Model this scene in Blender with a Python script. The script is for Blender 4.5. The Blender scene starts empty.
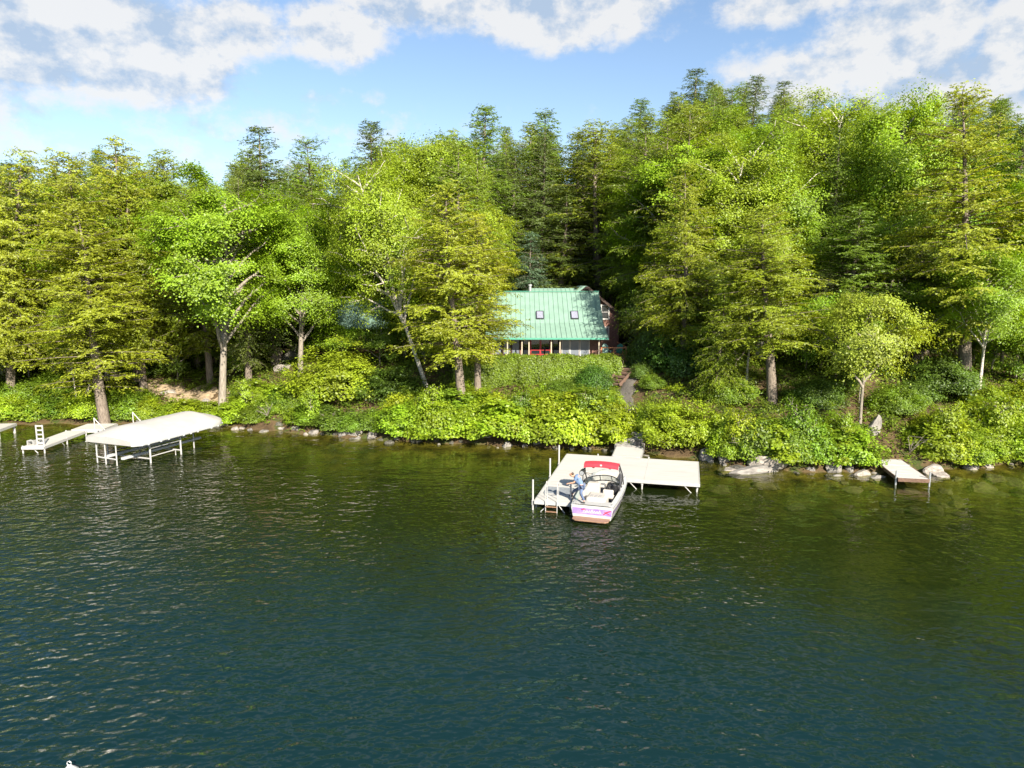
import bpy, bmesh, math, random
import numpy as np
from mathutils import Vector, Matrix
R_ = math.radians
scene = bpy.context.scene
COL = scene.collection

# ------------------------------------------------------------------ camera
CAM_H, FPX, PITCH = 11.3, 700.0, R_(8.45)
CP, SP = math.cos(PITCH), math.sin(PITCH)
cam = bpy.data.cameras.new('camera'); cam_o = bpy.data.objects.new('camera', cam); COL.objects.link(cam_o)
cam.sensor_width = 36; cam.lens = FPX / 1024 * 36; cam.clip_end = 9000; cam.clip_start = .1
cam_o.location = (0, 0, CAM_H); cam_o.rotation_euler = (math.pi / 2 - PITCH, 0, 0)
scene.camera = cam_o

def ray(px, py):
    a = (px - 512) / FPX; b = -(py - 384) / FPX
    return a, CP + b * SP, -SP + b * CP
def pt(px, py, z):                       # photo pixel -> world point at height z
    d = ray(px, py); t = (z - CAM_H) / d[2]; return d[0] * t, d[1] * t
def at(px, py, D):                       # photo pixel -> (x, z) at distance D
    d = ray(px, py); t = D / d[1]; return d[0] * t, CAM_H + d[2] * t
def proj(x, y, z):
    dz = z - CAM_H; f = y * CP - dz * SP; u = y * SP + dz * CP
    return 512 + FPX * x / f, 384 - FPX * u / f

# ------------------------------------------------------------------ object helpers
def tag(o, label=None, cat=None, group=None, kind=None, ):
    if label: o['label'] = label
    if cat: o['category'] = cat
    if group: o['group'] = group
    if kind: o['kind'] = kind
    return o
def empty(name, loc=(0, 0, 0), rz=0.0, label=None, cat=None, group=None):
    o = bpy.data.objects.new(name, None); COL.objects.link(o)
    o.location = loc; o.rotation_euler = (0, 0, rz); o.empty_display_size = .2
    return tag(o, label, cat, group)
def link_mesh(name, me, parent=None):
    o = bpy.data.objects.new(name, me); COL.objects.link(o)
    if parent is not None: o.parent = parent
    return o
def copy_tree(o, parent=None):
    c = o.copy(); COL.objects.link(c)
    if parent is not None: c.parent = parent
    for ch in list(o.children): copy_tree(ch, c)
    return c
def np_mesh(name, V, F, mat=None, smooth=False):
    V = np.asarray(V, np.float32); F = np.asarray(F, np.int32)
    me = bpy.data.meshes.new(name)
    me.vertices.add(len(V)); me.vertices.foreach_set('co', V.ravel())
    k = F.shape[1]
    me.loops.add(F.size); me.loops.foreach_set('vertex_index', F.ravel())
    me.polygons.add(len(F))
    me.polygons.foreach_set('loop_start', np.arange(0, F.size, k, dtype=np.int32))
    if smooth: me.polygons.foreach_set('use_smooth', np.ones(len(F), bool))
    me.update(calc_edges=True); me.validate()
    if mat: me.materials.append(mat)
    return me

class MB:
    """collects boxes, beams and tubes for one mesh"""
    def __init__(s): s.v = []; s.f = []
    def add(s, vs, fs):
        b = len(s.v); s.v += [tuple(map(float, q)) for q in vs]; s.f += [tuple(b + i for i in f) for f in fs]; return s
    def box(s, c, d, rot=None):
        x, y, z = d[0] / 2, d[1] / 2, d[2] / 2
        vs = [Vector(q) for q in [(-x, -y, -z), (x, -y, -z), (x, y, -z), (-x, y, -z), (-x, -y, z), (x, -y, z), (x, y, z), (-x, y, z)]]
        if rot is not None: vs = [rot @ q for q in vs]
        return s.add([q + Vector(c) for q in vs], [(0, 3, 2, 1), (4, 5, 6, 7), (0, 1, 5, 4), (1, 2, 6, 5), (2, 3, 7, 6), (3, 0, 4, 7)])
    def span(s, a, b):
        return s.box([(a[i] + b[i]) / 2 for i in range(3)], [abs(b[i] - a[i]) for i in range(3)])
    def beam(s, p, q, w, h):
        p, q = Vector(p), Vector(q); d = q - p; L = d.length
        rot = d.to_track_quat('Y', 'Z').to_matrix()
        return s.box((p + q) / 2, (w, L, h), rot)
    def tube(s, pts, rad, n=8, cap=True):
        pts = [Vector(p) for p in pts]
        if not hasattr(rad, '__len__'): rad = [rad] * len(pts)
        b = len(s.v); ref = Vector((.13, .21, 1)).normalized()
        for i, p in enumerate(pts):
            t = (pts[min(i + 1, len(pts) - 1)] - pts[max(i - 1, 0)]).normalized()
            r0 = ref if abs(t.dot(ref)) < .95 else Vector((1, .1, 0))
            u = t.cross(r0).normalized(); w = t.cross(u)
            for k in range(n):
                a = 2 * math.pi * k / n; s.v.append(tuple(p + (u * math.cos(a) + w * math.sin(a)) * rad[i]))
        for i in range(len(pts) - 1):
            for k in range(n):
                k2 = (k + 1) % n
                s.f.append((b + i * n + k, b + i * n + k2, b + (i + 1) * n + k2, b + (i + 1) * n + k))
        if cap:
            s.f.append(tuple(b + k for k in range(n - 1, -1, -1))); e = b + (len(pts) - 1) * n
            s.f.append(tuple(e + k for k in range(n)))
        return s
    def prism(s, poly, axis, a, b):
        """extrude polygon (list of 2D) along axis 'x' or 'y' or 'z' from a to b"""
        def mk(u, v, t): return {'x': (t, u, v), 'y': (u, t, v), 'z': (u, v, t)}[axis]
        n = len(poly)
        vs = [mk(u, v, a) for u, v in poly] + [mk(u, v, b) for u, v in poly]
        return s.add(vs, [tuple(range(n))[::-1], tuple(range(n, 2 * n))] + [(i, (i + 1) % n, n + (i + 1) % n, n + i) for i in range(n)])
    def loft(s, rings, closed=False, caps=False):
        b = len(s.v); n = len(rings[0])
        for r in rings: s.v += [tuple(map(float, q)) for q in r]
        for i in range(len(rings) - 1):
            for k in range(n if closed else n - 1):
                k2 = (k + 1) % n
                s.f.append((b + i * n + k, b + i * n + k2, b + (i + 1) * n + k2, b + (i + 1) * n + k))
        if caps:
            s.f.append(tuple(b + k for k in range(n))[::-1]); e = b + (len(rings) - 1) * n
            s.f.append(tuple(e + k for k in range(n)))
        return s
    def mesh(s, name, mat, smooth=False, face=None):
        me = bpy.data.meshes.new(name); me.from_pydata(s.v, [], s.f)
        bm = bmesh.new(); bm.from_mesh(me); bmesh.ops.recalc_face_normals(bm, faces=bm.faces)
        if face and sum(face(f) * f.calc_area() for f in bm.faces) < 0: bmesh.ops.reverse_faces(bm, faces=bm.faces)
        bm.to_mesh(me); bm.free()
        if smooth: me.polygons.foreach_set('use_smooth', [True] * len(me.polygons))
        if mat: me.materials.append(mat)
        return me
    def build(s, name, mat, parent=None, smooth=False, bevel=0, face=None):
        o = link_mesh(name, s.mesh(name, mat, smooth, face), parent)
        if bevel:
            m = o.modifiers.new('b', 'BEVEL'); m.width = bevel; m.segments = 2; m.limit_method = 'ANGLE'
        return o

# ------------------------------------------------------------------ materials
def newmat(name):
    m = bpy.data.materials.new(name); m.use_nodes = True; nt = m.node_tree; nt.nodes.clear()
    out = nt.nodes.new('ShaderNodeOutputMaterial')
    def N(t, **kw):
        n = nt.nodes.new(t)
        for k, v in kw.items():
            if k in n.inputs: n.inputs[k].default_value = v
            else: setattr(n, k, v)
        return n
    return m, nt, N, nt.links.new, out
def rgba(c): return (c[0], c[1], c[2], 1)
def ramp(N, stops):
    r = N('ShaderNodeValToRGB'); e = r.color_ramp.elements
    while len(e) < len(stops): e.new(.5)
    for k, (p, c) in enumerate(stops): e[k].position = p; e[k].color = rgba(c)
    return r
def simple(name, col, rough=.6, metal=0, var=.15, scale=6, bump=0, col2=None, spec=.5, stretch=(1, 1, 1), coat=0):
    m, nt, N, L, out = newmat(name)
    b = N('ShaderNodeBsdfPrincipled', Roughness=rough, Metallic=metal)
    b.inputs['Specular IOR Level'].default_value = spec
    if coat: b.inputs['Coat Weight'].default_value = coat
    tc = N('ShaderNodeTexCoord'); mp = N('ShaderNodeMapping'); mp.inputs['Scale'].default_value = stretch
    L(tc.outputs['Object'], mp.inputs['Vector'])
    nz = N('ShaderNodeTexNoise', Scale=scale, Detail=5.0, Roughness=.65); L(mp.outputs[0], nz.inputs['Vector'])
    c2 = col2 or tuple(min(1, q * (1 - 2 * var)) for q in col); c1 = tuple(min(1, q * (1 + var)) for q in col)
    r = ramp(N, [(.3, c2), (.65, c1)]); L(nz.outputs['Fac'], r.inputs['Fac']); L(r.outputs[0], b.inputs['Base Color'])
    if bump:
        bp = N('ShaderNodeBump', Strength=1.0, Distance=bump); L(nz.outputs['Fac'], bp.inputs['Height']); L(bp.outputs[0], b.inputs['Normal'])
    L(b.outputs[0], out.inputs['Surface'])
    return m
def leaf_mat():
    m, nt, N, L, out = newmat('foliage')
    oi = N('ShaderNodeObjectInfo'); geo = N('ShaderNodeNewGeometry'); tc = N('ShaderNodeTexCoord')
    nz = N('ShaderNodeTexNoise', Scale=.55, Detail=2.0); L(tc.outputs['Object'], nz.inputs['Vector'])
    mr = N('ShaderNodeMapRange'); L(geo.outputs['Random Per Island'], mr.inputs['Value']); mr.inputs['To Min'].default_value = .74; mr.inputs['To Max'].default_value = 1.26
    m2 = N('ShaderNodeMapRange'); L(nz.outputs['Fac'], m2.inputs['Value']); m2.inputs['From Min'].default_value = .3; m2.inputs['From Max'].default_value = .7
    m2.inputs['To Min'].default_value = .72; m2.inputs['To Max'].default_value = 1.28
    mu = N('ShaderNodeMath', operation='MULTIPLY'); L(mr.outputs[0], mu.inputs[0]); L(m2.outputs[0], mu.inputs[1])
    hs = N('ShaderNodeHueSaturation'); L(oi.outputs['Color'], hs.inputs['Color']); L(mu.outputs[0], hs.inputs['Value'])
    m3 = N('ShaderNodeMapRange'); L(nz.outputs['Fac'], m3.inputs['Value']); m3.inputs['To Min'].default_value = .488; m3.inputs['To Max'].default_value = .512
    L(m3.outputs[0], hs.inputs['Hue'])
    df = N('ShaderNodeBsdfDiffuse'); L(hs.outputs[0], df.inputs['Color'])
    tl = N('ShaderNodeMix', data_type='RGBA', blend_type='MULTIPLY'); tl.inputs['Factor'].default_value = 1
    L(hs.outputs[0], tl.inputs['A']); tl.inputs['B'].default_value = (1.25, 1.15, .5, 1)
    tr = N('ShaderNodeBsdfTranslucent'); L(tl.outputs['Result'], tr.inputs['Color'])
    mx = N('ShaderNodeMixShader', Fac=.45); L(df.outputs[0], mx.inputs[1]); L(tr.outputs[0], mx.inputs[2])
    gl = N('ShaderNodeBsdfGlossy', Roughness=.5); gl.inputs['Color'].default_value = (.9, .95, 1, 1)
    m4 = N('ShaderNodeMixShader', Fac=.025); L(mx.outputs[0], m4.inputs[1]); L(gl.outputs[0], m4.inputs[2])
    L(m4.outputs[0], out.inputs['Surface'])
    return m
def bark_mat(name, c1, c2, scale=5, bands=False):
    m, nt, N, L, out = newmat(name)
    b = N('ShaderNodeBsdfPrincipled', Roughness=.9); b.inputs['Specular IOR Level'].default_value = .2
    tc = N('ShaderNodeTexCoord'); mp = N('ShaderNodeMapping'); mp.inputs['Scale'].default_value = (1, 1, 4.5) if bands else (3, 3, .5)
    L(tc.outputs['Object'], mp.inputs['Vector'])
    nz = N('ShaderNodeTexNoise', Scale=scale, Detail=6.0, Roughness=.7); L(mp.outputs[0], nz.inputs['Vector'])
    r = ramp(N, [(.36, c2), (.5 if bands else .68, c1)]); L(nz.outputs['Fac'], r.inputs['Fac']); L(r.outputs[0], b.inputs['Base Color'])
    bp = N('ShaderNodeBump', Strength=.8, Distance=.04); L(nz.outputs['Fac'], bp.inputs['Height']); L(bp.outputs[0], b.inputs['Normal'])
    L(b.outputs[0], out.inputs['Surface'])
    return m
M = {}
M['leaf'] = leaf_mat()
M['bark_grey'] = bark_mat('grey_bark', (.25, .21, .17), (.10, .08, .065))
M['bark_light'] = bark_mat('pale_bark', (.34, .305, .255), (.16, .135, .11))
M['bark_birch'] = bark_mat('birch_bark', (.52, .48, .42), (.14, .115, .095), 3, True)
M['bark_dark'] = bark_mat('dark_bark', (.13, .10, .08), (.05, .04, .032))
M['white_alu'] = simple('white_aluminium', (0.386, 0.386, 0.382), .35, var=.05)
M['galv'] = simple('galvanised_steel', (.5, .52, .54), .4, .6, var=.12, scale=14)
M['deck_white'] = simple('pale_dock_boards', (0.437, 0.423, 0.400), .6, var=.07, scale=1.3, stretch=(.5, 5, 1))
M['deck_grey'] = simple('weathered_dock_boards', (.43, .42, .40), .8, var=.16, scale=1.6, stretch=(.6, 7, 1))
M['canvas'] = simple('white_vinyl_canvas', (0.378, 0.369, 0.356), .6, var=.05, scale=1.2, bump=.02)
M['canvas_grey'] = simple('grey_vinyl', (.42, .44, .46), .6, var=.1)
M['hull'] = simple('white_gelcoat', (0.468, 0.468, 0.464), .12, var=.02, coat=.6)
M['vinyl'] = simple('cream_vinyl', (0.432, 0.410, 0.378), .45, var=.05)
M['purple'] = simple('purple_gelcoat', (0.170, 0.085, 0.306), .15, var=.3, scale=2.2, col2=(.36, .29, .52), coat=.5)
M['redtrim'] = simple('red_trim', (.5, .04, .06), .3, var=.1)
M['redcanvas'] = simple('red_canvas', (0.468, 0.025, 0.043), .75, var=.12, scale=4)
M['black'] = simple('black_plastic', (.025, .025, .028), .4, var=.2)
M['darkmetal'] = simple('dark_anodised_tube', (.09, .09, .1), .3, .7, var=.1)
M['teak'] = simple('teak_platform', (.25, .145, .09), .5, var=.25, scale=3, stretch=(1, 10, 1))
M['carpet'] = simple('grey_boat_carpet', (.3, .29, .28), .95, var=.1, scale=20)
M['rubber'] = simple('grey_rubber_mat', (.20, .22, .24), .85, var=.15, scale=9)
M['roof'] = simple('green_metal_roof', (0.182, 0.290, 0.236), .42, .0, var=.07, scale=1.2)
M['roof_trim'] = simple('green_roof_trim', (.07, .28, .2), .4, var=.08)
M['siding'] = simple('brown_shingle_siding', (.20, .105, .08), .85, var=.35, scale=5, stretch=(1, 1, 4), bump=.02)
M['siding_dark'] = simple('dark_log_siding', (.05, .032, .025), .85, var=.3, scale=3)
M['trim_white'] = simple('white_trim', (0.495, 0.486, 0.468), .5, var=.05)
M['trim_tan'] = simple('tan_post', (0.425, 0.374, 0.281), .7, var=.12)
M['red_paint'] = simple('red_paint', (.36, .025, .03), .5, var=.15)
M['cedar'] = simple('orange_cedar', (.48, .21, .09), .7, var=.22, scale=4, stretch=(1, 1, 1))
M['brown_rail'] = simple('brown_stain', (.19, .07, .035), .7, var=.2)
M['chair_pale'] = simple('pale_green_plastic', (.28, .5, .43), .5, var=.06)
M['chair_dark'] = simple('dark_green_plastic', (.025, .17, .12), .5, var=.08)
M['oldwood'] = simple('weathered_brown_timber', (.14, .085, .06), .9, var=.3, scale=6, stretch=(1, 1, 6))
M['stone'] = simple('grey_flagstone', (.30, .285, .27), .9, var=.25, scale=3, bump=.03)
M['skin'] = simple('skin', (.55, .31, .21), .55, var=.05)
M['hair'] = simple('brown_hair', (.06, .035, .02), .7, var=.2)
M['shirt'] = simple('blue_grey_cotton', (.13, .20, .34), .9, var=.12, scale=7)
M['jeans'] = simple('blue_denim', (.085, .12, .21), .9, var=.15, scale=9)
M['shoe'] = simple('dark_shoe', (.04, .04, .045), .6, var=.1)
def rock_mat(name, a, b, c):
    m, nt, N, L, out = newmat(name)
    p = N('ShaderNodeBsdfPrincipled', Roughness=.92); p.inputs['Specular IOR Level'].default_value = .25
    tc = N('ShaderNodeTexCoord'); nz = N('ShaderNodeTexNoise', Scale=2.3, Detail=7.0, Roughness=.7); L(tc.outputs['Object'], nz.inputs['Vector'])
    r = ramp(N, [(.32, a), (.52, b), (.7, c)]); L(nz.outputs['Fac'], r.inputs['Fac']); L(r.outputs[0], p.inputs['Base Color'])
    n2 = N('ShaderNodeTexNoise', Scale=9.0, Detail=6.0); L(tc.outputs['Object'], n2.inputs['Vector'])
    bp = N('ShaderNodeBump', Strength=.9, Distance=.05); L(n2.outputs['Fac'], bp.inputs['Height']); L(bp.outputs[0], p.inputs['Normal'])
    L(p.outputs[0], out.inputs['Surface']); return m
M['rock_pale'] = rock_mat('pale_granite', (.15, .135, .12), (.30, .27, .24), (.42, .385, .345))
M['rock_grey'] = rock_mat('grey_granite', (.09, .085, .08), (.22, .205, .19), (.34, .31, .28))
M['rock_dark'] = rock_mat('dark_granite', (.035, .035, .03), (.09, .085, .07), (.2, .19, .16))  # darkest of the granite colour sets, brownish grey
def glass_mat():
    m, nt, N, L, out = newmat('window_glass')
    d = N('ShaderNodeBsdfDiffuse'); d.inputs['Color'].default_value = (.02, .024, .028, 1)
    g = N('ShaderNodeBsdfGlossy', Roughness=.03)
    f = N('ShaderNodeFresnel', IOR=1.9); mx = N('ShaderNodeMixShader')
    L(f.outputs[0], mx.inputs[0]); L(d.outputs[0], mx.inputs[1]); L(g.outputs[0], mx.inputs[2]); L(mx.outputs[0], out.inputs['Surface']); return m
M['glass'] = glass_mat()
M['pane_grey'] = simple('grey_window_pane', (.15, .17, .20), .3, var=.12, scale=1.5)  # opaque blue-grey pane colour, paler than the dark glass
M['skylight_pane'] = simple('skylight_glass', (0.240, 0.248, 0.320), .06, var=.15)
def shield_mat():
    m, nt, N, L, out = newmat('windshield_glass')
    t = N('ShaderNodeBsdfTransparent'); t.inputs['Color'].default_value = (.62, .68, .7, 1)
    g = N('ShaderNodeBsdfGlossy', Roughness=.02); mx = N('ShaderNodeMixShader', Fac=.12)
    L(t.outputs[0], mx.inputs[1]); L(g.outputs[0], mx.inputs[2]); L(mx.outputs[0], out.inputs['Surface']); return m
M['shield'] = shield_mat()
# ------------------------------------------------------------------ sun and sky
SUN_AZ, SUN_EL = R_(26), R_(33)           # to the right of straight-behind the camera
to_sun = Vector((math.sin(SUN_AZ) * math.cos(SUN_EL), -math.cos(SUN_AZ) * math.cos(SUN_EL), math.sin(SUN_EL)))
sl = bpy.data.lights.new('sun', 'SUN'); sl.energy = 5.0; sl.angle = R_(.53); sl.color = (1, .91, .76)
so = bpy.data.objects.new('sun', sl); COL.objects.link(so); so.rotation_euler = to_sun.to_track_quat('Z', 'Y').to_euler(); so.location = (30, -40, 60)
w = bpy.data.worlds.new('World'); scene.world = w; w.use_nodes = True
nt = w.node_tree; nt.nodes.clear()
def WN(t, **kw):
    n = nt.nodes.new(t)
    for k, v in kw.items():
        if k in n.inputs: n.inputs[k].default_value = v
        else: setattr(n, k, v)
    return n
WL = nt.links.new
def wm(op, a, b=None, c=None, clamp=False):
    n = WN('ShaderNodeMath', operation=op, use_clamp=clamp)
    for i, q in enumerate((a, b, c)):
        if q is None: continue
        if isinstance(q, (int, float)): n.inputs[i].default_value = q
        else: WL(q, n.inputs[i])
    return n.outputs[0]
sky = WN('ShaderNodeTexSky', sky_type='NISHITA'); sky.sun_disc = False
sky.sun_elevation = SUN_EL; sky.sun_rotation = math.atan2(to_sun.x, to_sun.y); sky.air_density = .95; sky.dust_density = .7; sky.ozone_density = 1.5
tc = WN('ShaderNodeTexCoord'); sep = WN('ShaderNodeSeparateXYZ'); WL(tc.outputs['Generated'], sep.inputs[0])
az = wm('ARCTAN2', sep.outputs[0], sep.outputs[1]); el = wm('ARCSINE', sep.outputs[2])
cmb = WN('ShaderNodeCombineXYZ'); WL(az, cmb.inputs[0]); WL(wm('MULTIPLY', el, 1.35), cmb.inputs[1])
def fbm(scale, off, detail=8.0, rough=.62):
    ad = WN('ShaderNodeVectorMath', operation='ADD'); WL(cmb.outputs[0], ad.inputs[0]); ad.inputs[1].default_value = off
    n = WN('ShaderNodeTexNoise', Scale=scale, Detail=detail, Roughness=rough); WL(ad.outputs[0], n.inputs['Vector']); return n.outputs['Fac']
n_big = fbm(11, (3.1, 1.7, 0)); n_off = fbm(11, (3.1 - .018, 1.7 - .036, 0)); n_mid = fbm(26, (.3, 5.2, 0), 5)
# cloud banks given as direction (from photo x, y), half-size, weight
CL = [(10, 26, 130, 56, 1.25), (150, 48, 96, 54, 1.3), (40, 76, 140, 28, .65), (235, 30, 70, 36, 1.0), (335, 34, 60, 34, 1.15), (430, 2, 110, 28, 1.15), (565, 8, 120, 38, 1.25), (240, 150, 560, 60, .5),
      (335, 96, 70, 17, .5), (790, 2, 75, 22, .95), (905, 42, 90, 44, 1.3), (830, 78, 140, 40, .95), (960, 82, 120, 44, 1.0), (1012, 30, 36, 34, 1.2), (690, 150, 300, 22, .3),
      (1250, 20, 170, 60, .9), (-260, 40, 190, 70, 1.0), (300, -190, 260, 70, .9), (800, -230, 300, 60, .9), (-900, 0, 400, 90, .8), (1900, 60, 400, 90, .8)]
best = None
for px, py, hw, hh, wt in CL:
    a, b, c = ray(px, py); L_ = math.sqrt(a * a + b * b + c * c)
    a0, e0 = math.atan2(a, b), math.asin(c / L_); kx, ky = FPX / hw, FPX / hh
    dx = wm('MULTIPLY', wm('SUBTRACT', az, a0), kx); dy = wm('MULTIPLY', wm('SUBTRACT', el, e0), ky)
    d = wm('SQRT', wm('ADD', wm('MULTIPLY', dx, dx), wm('MULTIPLY', dy, dy)))
    v = wm('MULTIPLY', wm('SUBTRACT', 1.35, d, clamp=False), wt)
    v = wm('MAXIMUM', v, 0.0)
    v = wm('MINIMUM', v, wt)
    best = v if best is None else wm('MAXIMUM', best, v)
dens = wm('ADD', best, wm('MULTIPLY', wm('SUBTRACT', n_big, .5), 1.7)); dens = wm('ADD', dens, wm('MULTIPLY', wm('SUBTRACT', n_mid, .5), .75))
mr = WN('ShaderNodeMapRange', interpolation_type='SMOOTHSTEP'); WL(dens, mr.inputs['Value']); mr.inputs['From Min'].default_value = .36; mr.inputs['From Max'].default_value = .92
gate = wm('MULTIPLY', best, 3.0, clamp=True); cov = wm('MULTIPLY', wm('MULTIPLY', mr.outputs[0], gate), .88)
lit = wm('ADD', wm('MULTIPLY', wm('SUBTRACT', n_off, n_big), -3.6), .58); lit = wm('ADD', lit, wm('MULTIPLY', wm('SUBTRACT', n_mid, .5), .8), clamp=True)
cr = WN('ShaderNodeValToRGB'); WL(lit, cr.inputs['Fac']); e = cr.color_ramp.elements
CLK = 4.75
e[0].position = .1; e[0].color = (.52, .65, .83, 1); e[1].position = .72; e[1].color = (1, .99, .97, 1)
cs = WN('ShaderNodeVectorMath', operation='SCALE'); WL(cr.outputs[0], cs.inputs[0]); cs.inputs['Scale'].default_value = CLK
mix = WN('ShaderNodeMix', data_type='RGBA'); WL(cov, mix.inputs['Factor']); WL(sky.outputs[0], mix.inputs['A']); WL(cs.outputs[0], mix.inputs['B'])
bg = WN('ShaderNodeBackground', Strength=.073); WL(mix.outputs['Result'], bg.inputs['Color'])
wo = WN('ShaderNodeOutputWorld'); WL(bg.outputs[0], wo.inputs['Surface'])
vs_ = scene.view_settings; vs_.view_transform = 'Standard'; vs_.look = 'None'; vs_.gamma = 1; vs_.use_curve_mapping = False; vs_.exposure = 1.42
scene.render.engine = 'CYCLES'
cy = scene.cycles; cy.max_bounces = 8; cy.diffuse_bounces = 4; cy.glossy_bounces = 3; cy.transmission_bounces = 4; cy.transparent_max_bounces = 8
cy.use_adaptive_sampling = True; cy.adaptive_threshold = .01; cy.sample_clamp_indirect = 6; cy.use_denoising = True; cy.denoiser = 'OPENIMAGEDENOISE'; cy.denoising_input_passes = 'RGB_ALBEDO_NORMAL'; cy.denoising_prefilter = 'ACCURATE'; cy.caustics_reflective = False; cy.caustics_refractive = False

# ------------------------------------------------------------------ terrain
SH = [(-400, 60), (-120, 57), (-60, 53.5), (-43.6, 52.2), (-40.6, 54.2), (-35.9, 54.5), (-28.7, 54.6), (-23.4, 54.1), (-21.0, 52.9), (-15.8, 51.2), (-9.4, 48.9), (-4.3, 47.9), (.6, 47), (5.9, 46.2), (8.5, 45.6),
      (11.9, 43.2), (13.9, 41.6), (17.1, 40.6), (21.2, 40.4), (25, 40.7), (30.1, 42), (35.7, 42.7), (60, 44), (120, 50), (400, 58)]
SX, SY = np.array([q[0] for q in SH], float), np.array([q[1] for q in SH], float)
def shore(x):
    x = np.asarray(x, float)
    return np.interp(x, SX, SY) + .28 * np.sin(x * 1.7) + .2 * np.sin(x * 3.9 + 1)
def sstep(t): t = np.clip(t, 0, 1); return t * t * (3 - 2 * t)
def terr(x, y):
    x, y = np.asarray(x, float), np.asarray(y, float); d = y - shore(x)
    low = .62 + .38 * sstep((x + 30) / 14)
    up = np.interp(d, [0, .6, 1.5, 4, 10.5, 13, 24, 40], [.0, .38, .72, 1.7, 4.1, 4.2, 4.4, 5.0]) * low
    lat = .12 + .88 * sstep((x + 32) / 62); hill = 17.5 * sstep((d - 20) / 68) * lat - .0 * d
    dn = np.interp(-d, [0, 1, 3, 8, 16, 40], [0, -.22, -.55, -1.25, -2.6, -5])
    bumps = (.10 * np.sin(x * .9 + y * .7) + .08 * np.sin(x * 2.1 - y * 1.3 + 2) + .05 * np.sin(x * 4.3 + y * 3.1))
    pad = sstep((d - 8) / 3) * sstep((70 - y) / 8) * sstep((x + 24) / 4) * sstep((14 - x) / 4)
    return np.where(d > 0, up + hill + bumps * np.clip(d * .5, 0, 1) * (1 - .8 * pad), dn + bumps * np.clip(-d * .3, 0, .9))
def T(x, y): return float(terr(x, y))
def axis(lo, hi, step, far, n):
    a = np.arange(lo, hi + .01, step); g = np.cumsum(np.geomspace(step * 1.5, far / 3.2, n)); g = g * (far / g[-1])
    return np.concatenate([lo - g[::-1], a, hi + g])
def grid(xs, ys, zf):
    X, Y = np.meshgrid(xs, ys); Z = zf(X, Y); n, m = X.shape
    i = np.arange(n * m).reshape(n, m); F = np.stack([i[:-1, :-1], i[:-1, 1:], i[1:, 1:], i[1:, :-1]], -1).reshape(-1, 4)
    return np.stack([X, Y, Z], -1).reshape(-1, 3), F
V, F = grid(axis(-70, 70, .7, 2600, 16), axis(24, 120, .6, 2600, 16), terr)
def ground_mat():
    m, nt, N, L, out = newmat('forest_ground')
    p = N('ShaderNodeBsdfPrincipled', Roughness=.95); p.inputs['Specular IOR Level'].default_value = .15
    tc = N('ShaderNodeTexCoord'); n1 = N('ShaderNodeTexNoise', Scale=.5, Detail=8.0, Roughness=.7); L(tc.outputs['Object'], n1.inputs['Vector'])
    r = ramp(N, [(.35, (.05, .034, .02)), (.5, (.10, .068, .036)), (.58, (.045, .06, .016)), (.72, (.06, .09, .02))]); L(n1.outputs['Fac'], r.inputs['Fac'])
    n2 = N('ShaderNodeTexNoise', Scale=1.1, Detail=6.0, Roughness=.65); L(tc.outputs['Object'], n2.inputs['Vector'])
    r2 = ramp(N, [(.36, (.04, .034, .012)), (.5, (.13, .112, .036)), (.66, (.25, .215, .07))]); L(n2.outputs['Fac'], r2.inputs['Fac'])
    s = N('ShaderNodeSeparateXYZ'); L(tc.outputs['Object'], s.inputs[0])
    mr = N('ShaderNodeMapRange'); L(s.outputs[2], mr.inputs['Value']); mr.inputs['From Min'].default_value = -.12; mr.inputs['From Max'].default_value = .06
    mx = N('ShaderNodeMix', data_type='RGBA'); L(mr.outputs[0], mx.inputs['Factor']); L(r2.outputs[0], mx.inputs['A']); L(r.outputs[0], mx.inputs['B'])
    L(mx.outputs['Result'], p.inputs['Base Color'])
    n3 = N('ShaderNodeTexNoise', Scale=5.0, Detail=5.0); L(tc.outputs['Object'], n3.inputs['Vector'])
    bp = N('ShaderNodeBump', Strength=1.0, Distance=.08); L(n3.outputs['Fac'], bp.inputs['Height']); L(bp.outputs[0], p.inputs['Normal'])
    L(p.outputs[0], out.inputs['Surface']); return m
tag(link_mesh('ground', np_mesh('ground', V, F, ground_mat(), True)), kind='structure')

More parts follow.
